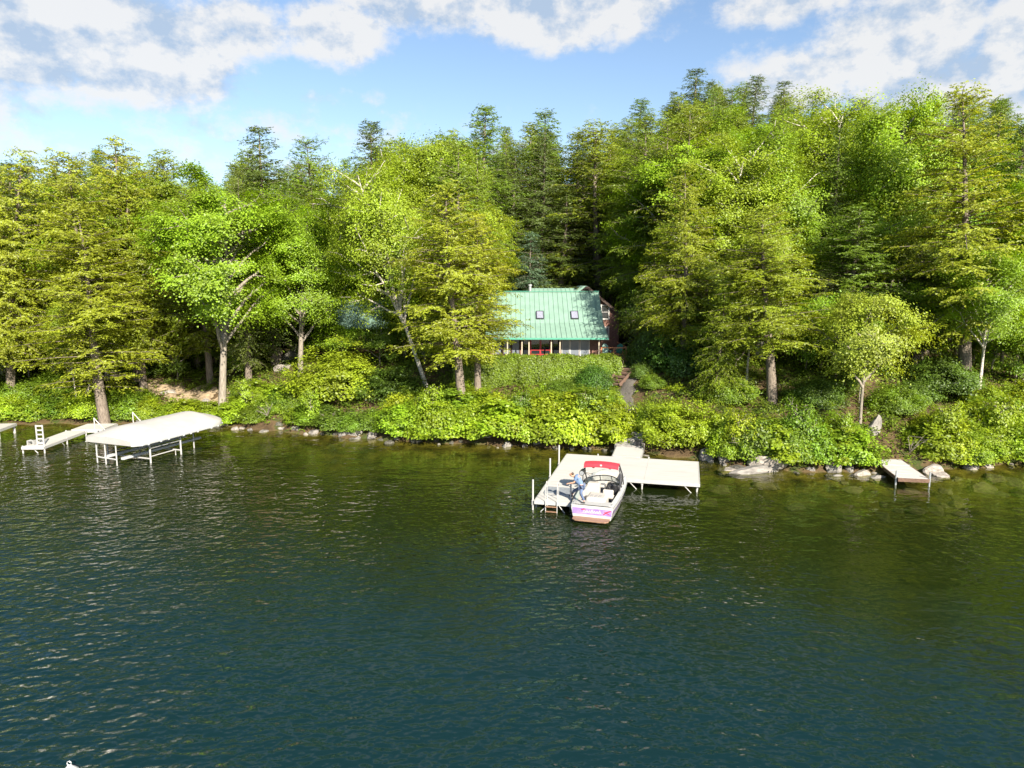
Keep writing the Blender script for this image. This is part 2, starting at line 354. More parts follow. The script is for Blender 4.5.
# ------------------------------------------------------------------ lake
xs = axis(-70, 70, .7, 2600, 14); ys = axis(10, 62, .5, 2600, 14); ys = ys[ys < 64]
V, F = grid(xs, ys, lambda X, Y: X * 0)
me = np_mesh('water', V, F, None, True)
att = me.attributes.new('depth', 'FLOAT', 'POINT'); att.data.foreach_set('value', np.clip(-terr(V[:, 0], V[:, 1]), 0, 9).astype(np.float32))
dist = shore(V[:, 0]) - V[:, 1]; reach = 7 + 13 * np.exp(-((V[:, 0] - 13) / 9) ** 2) + 4 * np.exp(-((V[:, 0] + 12) / 8) ** 2)
wind = .30 + 1.0 * sstep((dist - reach * .55) / (reach * 1.1)) + .0 * sstep((-V[:, 0] - 4) / 14) * sstep((dist - 12) / 14)
att = me.attributes.new('wind', 'FLOAT', 'POINT'); att.data.foreach_set('value', wind.astype(np.float32))
def water_mat():
    m, nt, N, L, out = newmat('lake_water')
    def mth(op, a, b=None):
        n = N('ShaderNodeMath', operation=op)
        for i, q in enumerate((a, b)):
            if q is None: continue
            if isinstance(q, (int, float)): n.inputs[i].default_value = q
            else: L(q, n.inputs[i])
        return n.outputs[0]
    at_ = N('ShaderNodeAttribute', attribute_name='depth'); clear = mth('EXPONENT', mth('MULTIPLY', at_.outputs['Fac'], -.95))
    tc = N('ShaderNodeTexCoord')
    def noise(scale, rot, st, detail=3.0, rough=.55, dist=0.0):
        mp = N('ShaderNodeMapping'); mp.inputs['Rotation'].default_value = (0, 0, R_(rot)); mp.inputs['Scale'].default_value = st
        L(tc.outputs['Object'], mp.inputs['Vector'])
        n = N('ShaderNodeTexNoise', Scale=scale, Detail=detail, Roughness=rough, Distortion=dist); L(mp.outputs[0], n.inputs['Vector']); return n.outputs['Fac']
    a = noise(1.0, 28, (.75, 1.3, 1), 2.0, .5, .5); b = noise(2.5, -14, (.9, 1.15, 1), 1.5); c = noise(.33, 12, (.7, 1.2, 1), 2.0)
    patch = noise(.055, 35, (1, 1.6, 1), 2.0)
    mr = N('ShaderNodeMapRange'); L(patch, mr.inputs['Value']); mr.inputs['From Min'].default_value = .36; mr.inputs['From Max'].default_value = .64
    mr.inputs['To Min'].default_value = .5; mr.inputs['To Max'].default_value = 1.35
    h = mth('ADD', mth('MULTIPLY', a, .115), mth('MULTIPLY', b, .10)); h = mth('MULTIPLY', h, mr.outputs[0]); wd = N('ShaderNodeAttribute', attribute_name='wind'); h = mth('MULTIPLY', h, wd.outputs['Fac']); h = mth('ADD', h, mth('MULTIPLY', c, .12))
    bp = N('ShaderNodeBump', Strength=1.0, Distance=1.0); L(h, bp.inputs['Height'])
    deep = N('ShaderNodeBsdfDiffuse'); dr = N('ShaderNodeMapRange', interpolation_type='SMOOTHSTEP'); L(at_.outputs['Fac'], dr.inputs['Value']); dr.inputs['From Min'].default_value = 2.5; dr.inputs['From Max'].default_value = 4.1
    dm = N('ShaderNodeMix', data_type='RGBA'); L(dr.outputs[0], dm.inputs['Factor']); dm.inputs['A'].default_value = (.0095, .0165, .0035, 1); dm.inputs['B'].default_value = (.0042, .0195, .0215, 1); L(dm.outputs['Result'], deep.inputs['Color'])  # water tint by depth; near-shore green also paints in the tree reflection
    tr = N('ShaderNodeBsdfTransparent'); tr.inputs['Color'].default_value = (.74, .76, .45, 1)
    mx = N('ShaderNodeMixShader'); L(clear, mx.inputs[0]); L(deep.outputs[0], mx.inputs[1]); L(tr.outputs[0], mx.inputs[2])
    gl = N('ShaderNodeBsdfGlossy', Roughness=.04); L(bp.outputs[0], gl.inputs['Normal'])
    lw = N('ShaderNodeLayerWeight', Blend=.5); L(bp.outputs[0], lw.inputs['Normal'])
    fr_ = mth('ADD', mth('MULTIPLY', mth('POWER', lw.outputs['Facing'], 5.0), .98), .034)
    m2 = N('ShaderNodeMixShader'); L(fr_, m2.inputs[0]); L(mx.outputs[0], m2.inputs[1]); L(gl.outputs[0], m2.inputs[2])
    L(m2.outputs[0], out.inputs['Surface']); return m
me.materials.append(water_mat())
tag(link_mesh('lake', me), kind='structure')

def strip(name, pts, widths, mat, lift=.05, n=60):
    P = np.array(pts, float); s = np.concatenate([[0], np.cumsum(np.hypot(*np.diff(P, axis=0).T))]); t = np.linspace(0, s[-1], n)
    X, Y, W = np.interp(t, s, P[:, 0]), np.interp(t, s, P[:, 1]), np.interp(t, s, widths)
    dx, dy = np.gradient(X), np.gradient(Y); L_ = np.hypot(dx, dy); nx, ny = dy / L_, -dx / L_
    W = W * (1 + .18 * np.sin(t * 2.3) + .1 * np.sin(t * 5.1))
    k = np.linspace(-1, 1, 9); X2 = X[:, None] + nx[:, None] * W[:, None] * k / 2; Y2 = Y[:, None] + ny[:, None] * W[:, None] * k / 2
    Z = terr(X2, Y2) + lift - .12 * np.abs(k) ** 6
    i = np.arange(n * 9).reshape(n, 9); F = np.stack([i[:-1, :-1], i[:-1, 1:], i[1:, 1:], i[1:, :-1]], -1).reshape(-1, 4)
    return tag(link_mesh(name, np_mesh(name, np.stack([X2, Y2, Z], -1).reshape(-1, 3), F, mat, True)), kind='structure')
strip('dirt_path', [(-21.8, 54.4), (-22.6, 56.2), (-24.5, 58), (-27.5, 60), (-33, 62)], [1.6, 2.2, 4.2, 4.6, 3.0], simple('sandy_dirt', (.31, .235, .15), .95, var=.25, scale=2.5, bump=.03))
strip('gravel_path', [(8.2, 46.2), (8.7, 49), (8.4, 52), (9.6, 55), (11, 58), (11.2, 61)], [1.7, 1.5, 1.4, 1.4, 1.2, 1.1], simple('grey_gravel', (.10, .09, .078), .95, var=.3, scale=14, bump=.03))
# ------------------------------------------------------------------ foliage generators
def unit(a): return a / np.maximum(np.linalg.norm(a, axis=-1, keepdims=True), 1e-9)
def leaves_mesh(name, C, Nrm, A, L, W, rng):
    """one small pointed blade per row: centre, normal, axis, length, width"""
    Nrm = unit(Nrm); A = unit(A - Nrm * (A * Nrm).sum(1, keepdims=True)); B = np.cross(Nrm, A)
    n = len(C); L = np.broadcast_to(L, n)[:, None]; W = np.broadcast_to(W, n)[:, None]
    V = np.stack([C - A * L / 2, C + B * W / 2 + A * L * .08 - Nrm * W * .12, C + A * L / 2 - Nrm * L * .08, C - B * W / 2 + A * L * .08 - Nrm * W * .12], 1).reshape(-1, 3)
    return np_mesh(name, V, np.arange(4 * n).reshape(-1, 4), M['leaf'])
def trunk_path(H, rng, wob, top=.97, n=9):
    t = np.linspace(0, top, n); ph = rng.uniform(0, 6, 4)
    x = wob * (np.sin(t * 4 + ph[0]) - np.sin(ph[0])) * t; y = wob * (np.sin(t * 3.5 + ph[1]) - np.sin(ph[1])) * t
    return t, np.stack([x, y, t * H], 1)

def conifer(seed, H=20., R=4.5, z0=.12, nb=150, exp=.65, droop=.25, rise=.12, spray=.25, leaf=(.185, .075), barek=0.0, bark='bark_grey', fine=.045, jit=.5, hang=.0, tr=None):
    rng = np.random.default_rng(seed); mb = MB()
    t, P = trunk_path(H, rng, .012 * H); r0 = tr or (.014 * H + .05)
    mb.tube([(0, 0, -.5)] + [tuple(q) for q in P], [r0 * 1.25] + [max(.02, r0 * (1 - .97 * q)) for q in t], 9)
    C, Nn, A, S = [], [], [], []
    us = np.sort(rng.uniform(0, 1, nb)) ** .95
    az = rng.uniform(0, 7)
    for k, u in enumerate(us):
        h = z0 + (1 - z0) * u * .985; base = np.array([np.interp(h, t, P[:, i]) for i in range(3)]); base[2] = h * H
        L = R * (1 - u) ** exp * min(1, .5 + 2.2 * u) * rng.uniform(.45, 1.15) * (1 + .28 * math.sin(u * 17 + seed) * math.sin(az * 1.0 + u * 9)) + .4
        az += 2.4 + rng.normal(0, .5); d = np.array([math.cos(az), math.sin(az), 0]); side = np.array([-d[1], d[0], 0])
        rs = rise + .55 * u * u + rng.normal(0, .14); dr = droop * (1 - .6 * u) + rng.normal(0, .05); bend = rng.normal(0, .18)
        def pos(s): s = np.asarray(s, float)[:, None]; return base + L * (s * d + bend * s * s * side + (rs * s - dr * s * s) * np.array([0, 0, 1.]))
        pp = pos(np.linspace(0, .96, 5)); rb = .007 * L + .008
        if L > .8: mb.tube([tuple(q) for q in pp], [rb * 1.5, rb * 1.2, rb, rb * .7, rb * .35], 4, False)
        if rng.uniform() < barek: continue
        ns = max(3, int(L * .82 / spray)); s = np.linspace(.16, 1.0, ns) + rng.normal(0, .02, ns); s = np.clip(s, .1, 1.0); Q = pos(s)
        tang = unit(d + 2 * bend * s[:, None] * side + (rs - 2 * dr * s[:, None]) * np.array([0, 0, 1.]))
        for i in range(ns):
            for sg in (-1, 1):
                if rng.uniform() < .12: continue
                l = (.38 + .36 * L * (1 - s[i]) ** .8 * min(1, s[i] * 3)) * rng.uniform(.6, 1.25)
                rot = rng.normal(0, .55); bd = unit(tang[i] * .75 + sg * side * .8 * math.cos(rot) + np.array([0, 0, .8 * math.sin(rot) - .12]))
                n = max(3, int(l / fine)); q = np.linspace(.05, 1, n); c = Q[i] + bd * (q * l)[:, None]
                c[:, 2] -= (.22 + hang) * l * q * q
                c += rng.normal(0, .035, c.shape)
                sg2 = np.where(np.arange(n) % 2 == 0, 1., -1.)[:, None]
                ax = unit(bd * .8 + np.cross(np.array([0, 0, 1.]), bd) * sg2 * .75 + np.array([0, 0, -.15 - hang]))
                C.append(c + ax * .06); A.append(ax); Nn.append(np.array([0, 0, .7]) + d * .7 + rng.normal(0, jit, (n, 3))); S.append(rng.uniform(.65, 1.25, n))
    C, Nn, A, S = map(np.concatenate, (C, Nn, A, S))
    return dict(H=H, R=R, trunk=mb.mesh('trunk', M[bark], True), crown=leaves_mesh('crown', C, Nn, A, leaf[0] * S, leaf[1] * S, rng), n=len(C))

def decid(seed, H=18., R=5., z0=.28, nl=22, sub=6, per=95, leaf=(.145, .10), cs=(.46, .19), up=.75, bark='bark_light', wob=.02, tr=None, shape=.75, fork=1.0, limbk=1.0):
    rng = np.random.default_rng(seed); mb = MB()
    t, P = trunk_path(H, rng, wob * H, .82, 10); r0 = tr or (.013 * H + .04)
    mb.tube([(0, 0, -.5)] + [tuple(q) for q in P], [r0 * 1.3] + [max(.025, r0 * (1 - .93 * q ** .85)) for q in t], 9)
    cl = []
    def env(u): u = min(max(u, .01), .99); return R * math.sin(math.pi * u ** shape) ** .62
    az = rng.uniform(0, 7)
    for k in range(nl):
        f = (k + .5) / nl; hs = z0 * .8 + (.93 - z0 * .8) * (f ** .9) * .80
        az += 2.4 + rng.normal(0, .4); he = min(.985, hs + rng.uniform(.06, .24) * (1 - hs) * 2.0 + .02); u = (he - z0 * .85) / (1 - z0 * .85)
        rr = env(u) * rng.uniform(.62, 1.05)
        a = np.array([np.interp(hs, t, P[:, i]) for i in range(3)]); a[2] = hs * H
        d = np.array([math.cos(az), math.sin(az), 0]); e = np.array([a[0], a[1], 0]) * .6 + d * rr + np.array([0, 0, he * H])
        m = (a + e) / 2 + np.array([0, 0, (.10 - .0) * rr * rng.uniform(-.6, 1.2)]) + rng.normal(0, .16, 3) * rr * .3
        def pos(s): return a * (1 - s) ** 2 + 2 * m * s * (1 - s) + e * s * s
        r1 = (.0135 * rr + .018) * limbk
        pts = [pos(s) for s in np.linspace(0, 1, 7)]; pts[2] += rng.normal(0, .05 * rr, 3) * .6; pts[4] += rng.normal(0, .05 * rr, 3) * .6
        mb.tube([tuple(q) for q in pts], [r1 * 1.7, r1 * 1.45, r1 * 1.2, r1, r1 * .75, r1 * .5, r1 * .25], 5, False)
        cl.append(e); cl.append(pos(.8))
        for j in range(sub):
            s = rng.uniform(.3, .98); b = pos(s); v = unit(d * rng.uniform(.0, 1.0) + np.array([-d[1], d[0], 0]) * rng.choice([-1, 1]) * rng.uniform(.3, 1.2) + np.array([0, 0, rng.normal(.25, .4)]))
            l = rr * rng.uniform(.18, .48) + .3; q = b + v * l; mid = b + v * l * .5 + rng.normal(0, .08, 3)
            mb.tube([tuple(b), tuple(mid), tuple(q)], [r1 * .55, r1 * .4, r1 * .15], 4, False); cl.append(q)
            if rng.uniform() < .75: cl.append(mid + rng.normal(0, .15, 3))
    cl.append(P[-1] + np.array([0, 0, .1])); cl.append(P[-2])
    cl = np.array(cl); K = len(cl); k = np.repeat(np.arange(K), rng.poisson(per, K)); n = len(k)
    sc = rng.uniform(.6, 1.3, K)[k][:, None]
    off = rng.normal(0, 1, (n, 3)) * np.array([cs[0], cs[0], cs[1]]) * sc
    off[:, 2] -= .18 * (off[:, 0] ** 2 + off[:, 1] ** 2) / cs[0]
    C = cl[k] + off; out = unit(C - np.array([0, 0, H * .55])) ; out[:, 2] *= .4
    Nn = np.array([0, 0, up * .75]) + out * .75 + rng.normal(0, .28, (n, 3)); A = unit(off * np.array([1, 1, .3]) + rng.normal(0, .4, (n, 3)))
    S = rng.uniform(.65, 1.25, n)
    return dict(H=H, R=R, trunk=mb.mesh('trunk', M[bark], True), crown=leaves_mesh('crown', C, Nn, A, leaf[0] * S, leaf[1] * S, rng), n=n)

def bush(seed, R=1.3, H=1.6, n=8000, leaf=(.17, .105), lump=.3, clumps=120, bark='bark_grey', base=.0, spiky=.0, stems=7):
    rng = np.random.default_rng(seed); mb = MB(); K = clumps
    ph = rng.uniform(0, 2 * math.pi, K); cz = rng.uniform(0, 1, K) ** .8; rad = np.sqrt(np.clip(1 - cz ** 2, 0, 1))
    lm = 1 + lump * (np.sin(ph * 3 + seed) * .5 + np.sin(ph * 5 + cz * 6 + seed * 2) * .5) + rng.normal(0, .07 + spiky, K)
    inner = rng.uniform(.72, 1, K)
    cl = np.stack([np.cos(ph) * rad * R, np.sin(ph) * rad * R, base * H + (1 - base) * H * cz], 1) * (lm * inner)[:, None]
    for q in cl[:stems * 3]:
        a = np.array([q[0] * .2, q[1] * .2, -.25]); m = (a + q) / 2 + np.array([q[0] * .12, q[1] * .12, .1])
        mb.tube([tuple(a), tuple(m), tuple(q)], [.03, .022, .008], 4, False)
    k = rng.integers(0, K, n); off = rng.normal(0, 1, (n, 3)) * np.array([.2, .2, .13]) * (R / 1.3) ** .5
    C = cl[k] + off; C[:, 2] = np.maximum(C[:, 2], .02)
    out = unit(C * np.array([1, 1, R / H])); Nn = out * .8 + np.array([0, 0, .35]) + rng.normal(0, .45, (n, 3)); A = unit(off + out * .2 + np.array([0, 0, -.05]) + rng.normal(0, .12, (n, 3)))
    S = rng.uniform(.6, 1.3, n)
    return dict(H=H, R=R, trunk=mb.mesh('stems', M[bark], True), crown=leaves_mesh('foliage', C, Nn, A, leaf[0] * S, leaf[1] * S, rng), n=n)

P_ = {}
P_['hemA'] = conifer(11, 20, 4.6, .17, 215, .62, .24, .10)
P_['hemB'] = conifer(12, 20, 4.4, .19, 215, .7, .30, .12, jit=.65)
P_['hemC'] = conifer(13, 22, 4.2, .20, 190, .58, .18, .12, spray=.25)
P_['hemD'] = conifer(19, 20, 4.3, .27, 185, .55, .2, .12)
P_['spruce'] = conifer(14, 24, 3.7, .10, 270, .85, .34, .10, jit=.65)
P_['spruceB'] = conifer(15, 24, 3.9, .15, 250, .75, .30, .14, jit=.65)
P_['pine'] = conifer(16, 24, 4.2, .34, 150, .5, .10, .22, spray=.3, leaf=(.20, .065), bark='bark_grey')
P_['thin'] = conifer(17, 22, 4.0, .25, 150, .6, .18, .10, barek=.22)
P_['weep'] = conifer(18, 16, 3.4, .04, 210, .7, .5, .12, hang=.35, jit=.7)
P_['mapA'] = decid(21, 18, 5.2, .26, 28, 7, 190)
P_['mapB'] = decid(22, 18, 4.6, .24, 28, 7, 190, cs=(.46, .26))
P_['mapC'] = decid(23, 20, 4.4, .28, 28, 7, 180, cs=(.4, .42), up=.35, shape=.85)
P_['birA'] = decid(24, 17, 3.6, .32, 28, 6, 160, leaf=(.13, .095), cs=(.42, .26), bark='bark_birch', tr=.16, wob=.03, up=.5)
P_['birB'] = decid(25, 18, 4.4, .30, 28, 6, 135, leaf=(.14, .10), cs=(.46, .26), bark='bark_birch', tr=.19, wob=.035, limbk=1.1)
P_['small'] = decid(26, 9, 3.6, .3, 15, 6, 140, leaf=(.135, .09), cs=(.5, .13), bark='bark_light', tr=.12, wob=.03, limbk=1.2)
P_['sprig'] = decid(27, 3, 1.1, .15, 10, 3, 26, leaf=(.15, .10), cs=(.2, .13), tr=.035, wob=.03)
P_['young'] = decid(28, 7, 2.7, .18, 16, 5, 75, leaf=(.16, .11), cs=(.4, .18), tr=.09, wob=.03)
P_['bushA'] = bush(31, spiky=.1); P_['bushB'] = bush(32, 1.6, 1.7, 9500, lump=.35, spiky=.12); P_['bushC'] = bush(33, 1.2, 1.9, 8000, (.2, .11), .38, 110, spiky=.14)
P_['bushD'] = bush(34, 1.4, 1.3, 9000, (.14, .09), .24, 160); P_['round'] = bush(35, 1.2, 1.45, 13000, (.085, .055), .08, 420)
P_['bigbush'] = bush(36, 2.6, 3.6, 20000, (.19, .12), .34, 260, spiky=.05, stems=9, base=.12)
P_['mound'] = bush(37, 2.6, 2.4, 18000, (.16, .09), .26, 300)

for _p in P_.values():                     # true height and spread of each prototype
    _n = len(_p['crown'].vertices); _c = np.empty(_n * 3, np.float32); _p['crown'].vertices.foreach_get('co', _c); _c = _c.reshape(-1, 3)
    _p['H'] = float(np.percentile(_c[:, 2], 99.95)); _p['R'] = float(np.percentile(np.hypot(_c[:, 0], _c[:, 1]), 97))
def plant(kind, name, loc, R=None, H=None, rz=None, tint=(.06, .1, .015), tilt=(0, 0), label=None, cat='tree', group=None, parts=('trunk', 'crown')):
    p = P_[kind]; o = empty(name, loc, random.uniform(0, 6.28) if rz is None else rz, label, cat, group)
    sr = (R or p['R']) / p['R']; sh = (H or p['H']) / p['H']; o.scale = (sr, sr, sh)
    if tilt != (0, 0):
        m = Matrix.Rotation(tilt[0], 3, 'Y') @ Matrix.Rotation(-tilt[1], 3, 'X') @ Matrix.Rotation(o.rotation_euler.z, 3, 'Z'); o.rotation_euler = m.to_euler()
    link_mesh(parts[0], p['trunk'], o); c = link_mesh(parts[1], p['crown'], o); c.color = (*(min(.42, q * 1.08) for q in tint), 1)
    return o
def jt(c, k=.12):
    g = random.uniform(1 - k, 1 + k); h = random.uniform(-k, k) * .6
    return (c[0] * g * (1 + h), c[1] * g, c[2] * g * (1 - h))
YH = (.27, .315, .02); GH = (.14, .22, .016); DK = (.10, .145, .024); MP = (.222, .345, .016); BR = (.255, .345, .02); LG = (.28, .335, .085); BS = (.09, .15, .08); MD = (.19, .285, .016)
random.seed(5)
placed = []
# kind, name, base px or None, top px, top py, distance, crown width px, tint, label
TREES = [
 ('hemA', 'hemlock_tree', 10, 18, 150, 58, 105, YH, 'yellow-green hemlock with a thin ragged top at the left edge of the picture'),
 ('hemB', 'hemlock_tree', None, -35, 168, 57, 110, YH, 'yellow-green hemlock half cut off by the left border of the picture'),
 ('thin', 'hemlock_tree', None, 50, 151, 61, 80, YH, 'sparse hemlock with bare grey upper trunk between two fuller yellow-green hemlocks'),
 ('hemC', 'hemlock_tree', None, 78, 154, 57, 115, YH, 'wide yellow-green hemlock above the white boat lift'),
 ('hemA', 'hemlock_tree', None, 119, 139, 63, 110, jt(YH), 'tall hemlock with the highest top of the yellow-green trees at the left end'),
 ('hemB', 'hemlock_tree', None, 156, 151, 66, 90, (.20, .255, .016), 'hemlock rising just left of the bright maple, behind it'),
 ('hemC', 'hemlock_tree', 106, 66, 205, 53.5, 125, YH, 'hemlock with dark trunk leaning left on the bank beside the boat lift'),
 ('birA', 'birch_tree', 78, 64, 300, 57, 45, BR, 'small white birch stem leaning left of the dark leaning trunk'),
 ('birA', 'birch_tree', 87, 94, 290, 57.5, 45, BR, 'small white birch stem leaning right beside the dark leaning trunk'),
 ('mapA', 'maple_tree', 222, 224, 168, 55, 160, MP, 'bright green maple with pale trunk at the end of the boat lift'),
 ('spruce', 'conifer_tree', 277, 266, 127, 64, 95, DK, 'dark conifer with a spreading feathery top behind the bright maple'),
 ('pine', 'conifer_tree', None, 311, 137, 71, 85, GH, 'open-topped conifer between the feathery dark conifer and the white leaning birch'),
 ('mapB', 'maple_tree', None, 186, 178, 68, 85, MD, 'green leafy tree behind the bright maple, topping out beside the hemlocks'),
 ('mapB', 'maple_tree', 300, 305, 205, 59, 100, MP, 'bright green leafy tree in front of the small cabin'),
 ('birB', 'birch_tree', 428, 352, 150, 55, 115, BR, 'birch with white trunk leaning far left over the cabin'),
 ('birB', 'birch_tree', None, 400, 148, 65, 95, BR, 'pale green birch standing behind the leaning white birch'),
 ('mapC', 'maple_tree', None, 436, 130, 69, 120, (.25, .34, .02), 'tall pale green leafy tree topping the ridge above the twin hemlocks'),
 ('spruceB', 'conifer_tree', None, 371, 121, 76, 85, DK, 'dark conifer whose top pokes out above the leaning white birch'),
 ('spruceB', 'conifer_tree', None, 476, 109, 76, 95, GH, 'tall conifer rising behind the twin hemlocks beside the green roof'),
 ('hemD', 'hemlock_tree', 463, 450, 185, 50.2, 122, YH, 'yellow-green hemlock with leaning bare trunk at the waterside, beside the house'),
 ('hemD', 'hemlock_tree', 478, 472, 212, 53, 88, jt(YH), 'hemlock with thick straight grey trunk, right beside the green roof'),
 ('spruce', 'conifer_tree', None, 536, 112, 82, 85, GH, 'tall conifer centred behind the green roof'),
 ('spruceB', 'conifer_tree', None, 510, 148, 79, 75, DK, 'dark conifer behind the chimney end of the green roof'),
 ('spruce', 'conifer_tree', None, 577, 136, 86, 70, DK, 'narrow dark conifer between the two tallest conifers behind the house'),
 ('hemB', 'conifer_tree', None, 601, 124, 79, 125, (.20, .25, .016), 'big broad conifer with golden tips behind the right end of the house'),
 ('spruce', 'conifer_tree', None, 560, 190, 77, 80, DK, 'dark conifer close behind the middle of the green roof'),
 ('weep', 'spruce_tree', None, 532, 232, 75, 55, BS, 'small blue-green spruce behind the green roof'),
 ('mapB', 'maple_tree', None, 655, 148, 96, 95, MD, 'leafy green tree on the slope behind the biggest conifer'),
 ('mapB', 'maple_tree', None, 622, 178, 90, 70, MP, 'bright leafy tree in the gap beside the biggest conifer'),
 ('spruceB', 'conifer_tree', None, 636, 99, 112, 60, GH, 'conifer at the low end of the hilltop skyline'),
 ('hemB', 'conifer_tree', None, 668, 104, 114, 70, DK, 'dark conifer on the hilltop skyline beside the tallest one'),
 ('spruce', 'conifer_tree', None, 703, 71, 110, 72, DK, 'tallest dark conifer on the hilltop skyline'),
 ('spruce', 'conifer_tree', None, 728, 88, 108, 60, GH, 'conifer on the hilltop with yellow-green top, just right of the tallest'),
 ('spruceB', 'conifer_tree', None, 752, 76, 115, 55, DK, 'slender dark conifer on the hilltop, second from the tallest'),
 ('spruce', 'conifer_tree', None, 789, 83, 118, 55, DK, 'thin dark conifer on the hilltop behind the pale birches'),
 ('hemA', 'hemlock_tree', None, 690, 165, 54, 85, (.24, .285, .015), 'pointed yellow-green hemlock right of the path behind the house'),
 ('weep', 'hemlock_tree', None, 656, 240, 63, 58, (.18, .24, .016), 'weeping conifer close beside the end of the house'),
 ('mapC', 'birch_tree', None, 745, 140, 82, 110, LG, 'greyish pale tree with thin foliage below the hilltop conifers'),
 ('birB', 'birch_tree', None, 832, 89, 72, 135, (.25, .34, .018), 'tall birch with white crooked limbs high on the slope'),
 ('birB', 'birch_tree', None, 770, 195, 60, 100, (.26, .35, .018), 'lower birch with white limbs beneath the tall crooked one'),
 ('hemD', 'hemlock_tree', 772, 768, 205, 48, 122, (.225, .28, .016), 'hemlock with straight pale trunk standing behind the waterside boulders'),
 ('birA', 'birch_tree', 746, 757, 255, 50, 70, (.24, .30, .016), 'bent white trunk leaning beside the straight pale hemlock trunk'),
 ('hemC', 'hemlock_tree', 712, 715, 262, 55, 112, GH, 'dark low-boughed hemlock overhanging the gravel path'),
 ('mapC', 'maple_tree', 905, 902, 86, 61, 125, (.24, .355, .014), 'tall maple with a forked pale trunk and drooping leaf clusters'),
 ('hemC', 'hemlock_tree', 965, 962, 86, 51, 145, YH, 'large hemlock with thick grey trunk above the small wooden dock'),
 ('birA', 'birch_tree', 977, 1004, 240, 48.5, 90, MP, 'white birch leaning right beside the thick hemlock trunk'),
 ('small', 'young_tree', 860, 866, 292, 45.2, 118, (.28, .345, .03), 'small pale-leaved tree with forked white stem by the small wooden dock'),
 ('hemA', 'hemlock_tree', None, 855, 205, 56, 115, GH, 'dark hemlock behind the small pale-leaved tree'),
 ('hemB', 'hemlock_tree', None, 925, 245, 57, 100, DK, 'shady hemlock between the small pale-leaved tree and the thick trunk'),
 ('hemB', 'hemlock_tree', None, 1018, 118, 62, 100, GH, 'green hemlock at the right edge of the picture, behind the large one'),
 ('mapB', 'maple_tree', None, 1045, 180, 52, 120, MP, 'bright leafy tree half cut off by the right border of the picture'),
 ('mapA', 'maple_tree', None, 815, 190, 64, 110, MP, 'bright leafy tree low on the slope between birch and forked maple'),
 ('mapB', 'maple_tree', None, 712, 215, 70, 85, MD, 'leafy tree filling the gap right of the pointed hemlock'),
 ('spruceB', 'conifer_tree', None, 1004, 98, 92, 70, GH, 'conifer top on the skyline above the large right-hand hemlock'),
 ('pine', 'conifer_tree', None, 858, 98, 104, 60, DK, 'dark conifer top peeping between birch and forked maple'),
 ('pine', 'conifer_tree', None, 826, 108, 110, 60, DK, 'dark feathery conifer top just left of the forked maple'),
]
for kind, name, bpx, tpx, tpy, D, wpx, tint, label in TREES:
    xt, zt = at(tpx, tpy, D)
    if bpx is None: xb = xt
    else:
        xb = at(bpx, 384, D)[0]; zb = T(xb, D); xb = at(bpx, proj(xb, D, zb)[1], D)[0]
    zb = T(xb, D); Hh = zt - zb; tl = math.atan2(xt - xb, Hh) if bpx else 0
    plant(kind, name, (xb, D, zb - .1), wpx / 2 * D / FPX * 1.02, math.hypot(Hh, xt - xb) * 1.01, None, tint, (tl, 0), label)
    placed.append((xb, D))
placed.append((-15.5, 61))
plant('young', 'young_tree', (at(338, 300, 61)[0], 61, T(-15.2, 61) - .1), 2.8, 3.9, 2.0, MP, (0, 0), 'bright leafy young tree hiding most of the small cabin', 'tree')
plant('young', 'young_tree', (at(378, 300, 60)[0], 60, T(-11.6, 60) - .1), 2.6, 3.6, .5, GH, (0, 0), 'darker leafy young tree beside the deck end of the small cabin', 'tree')
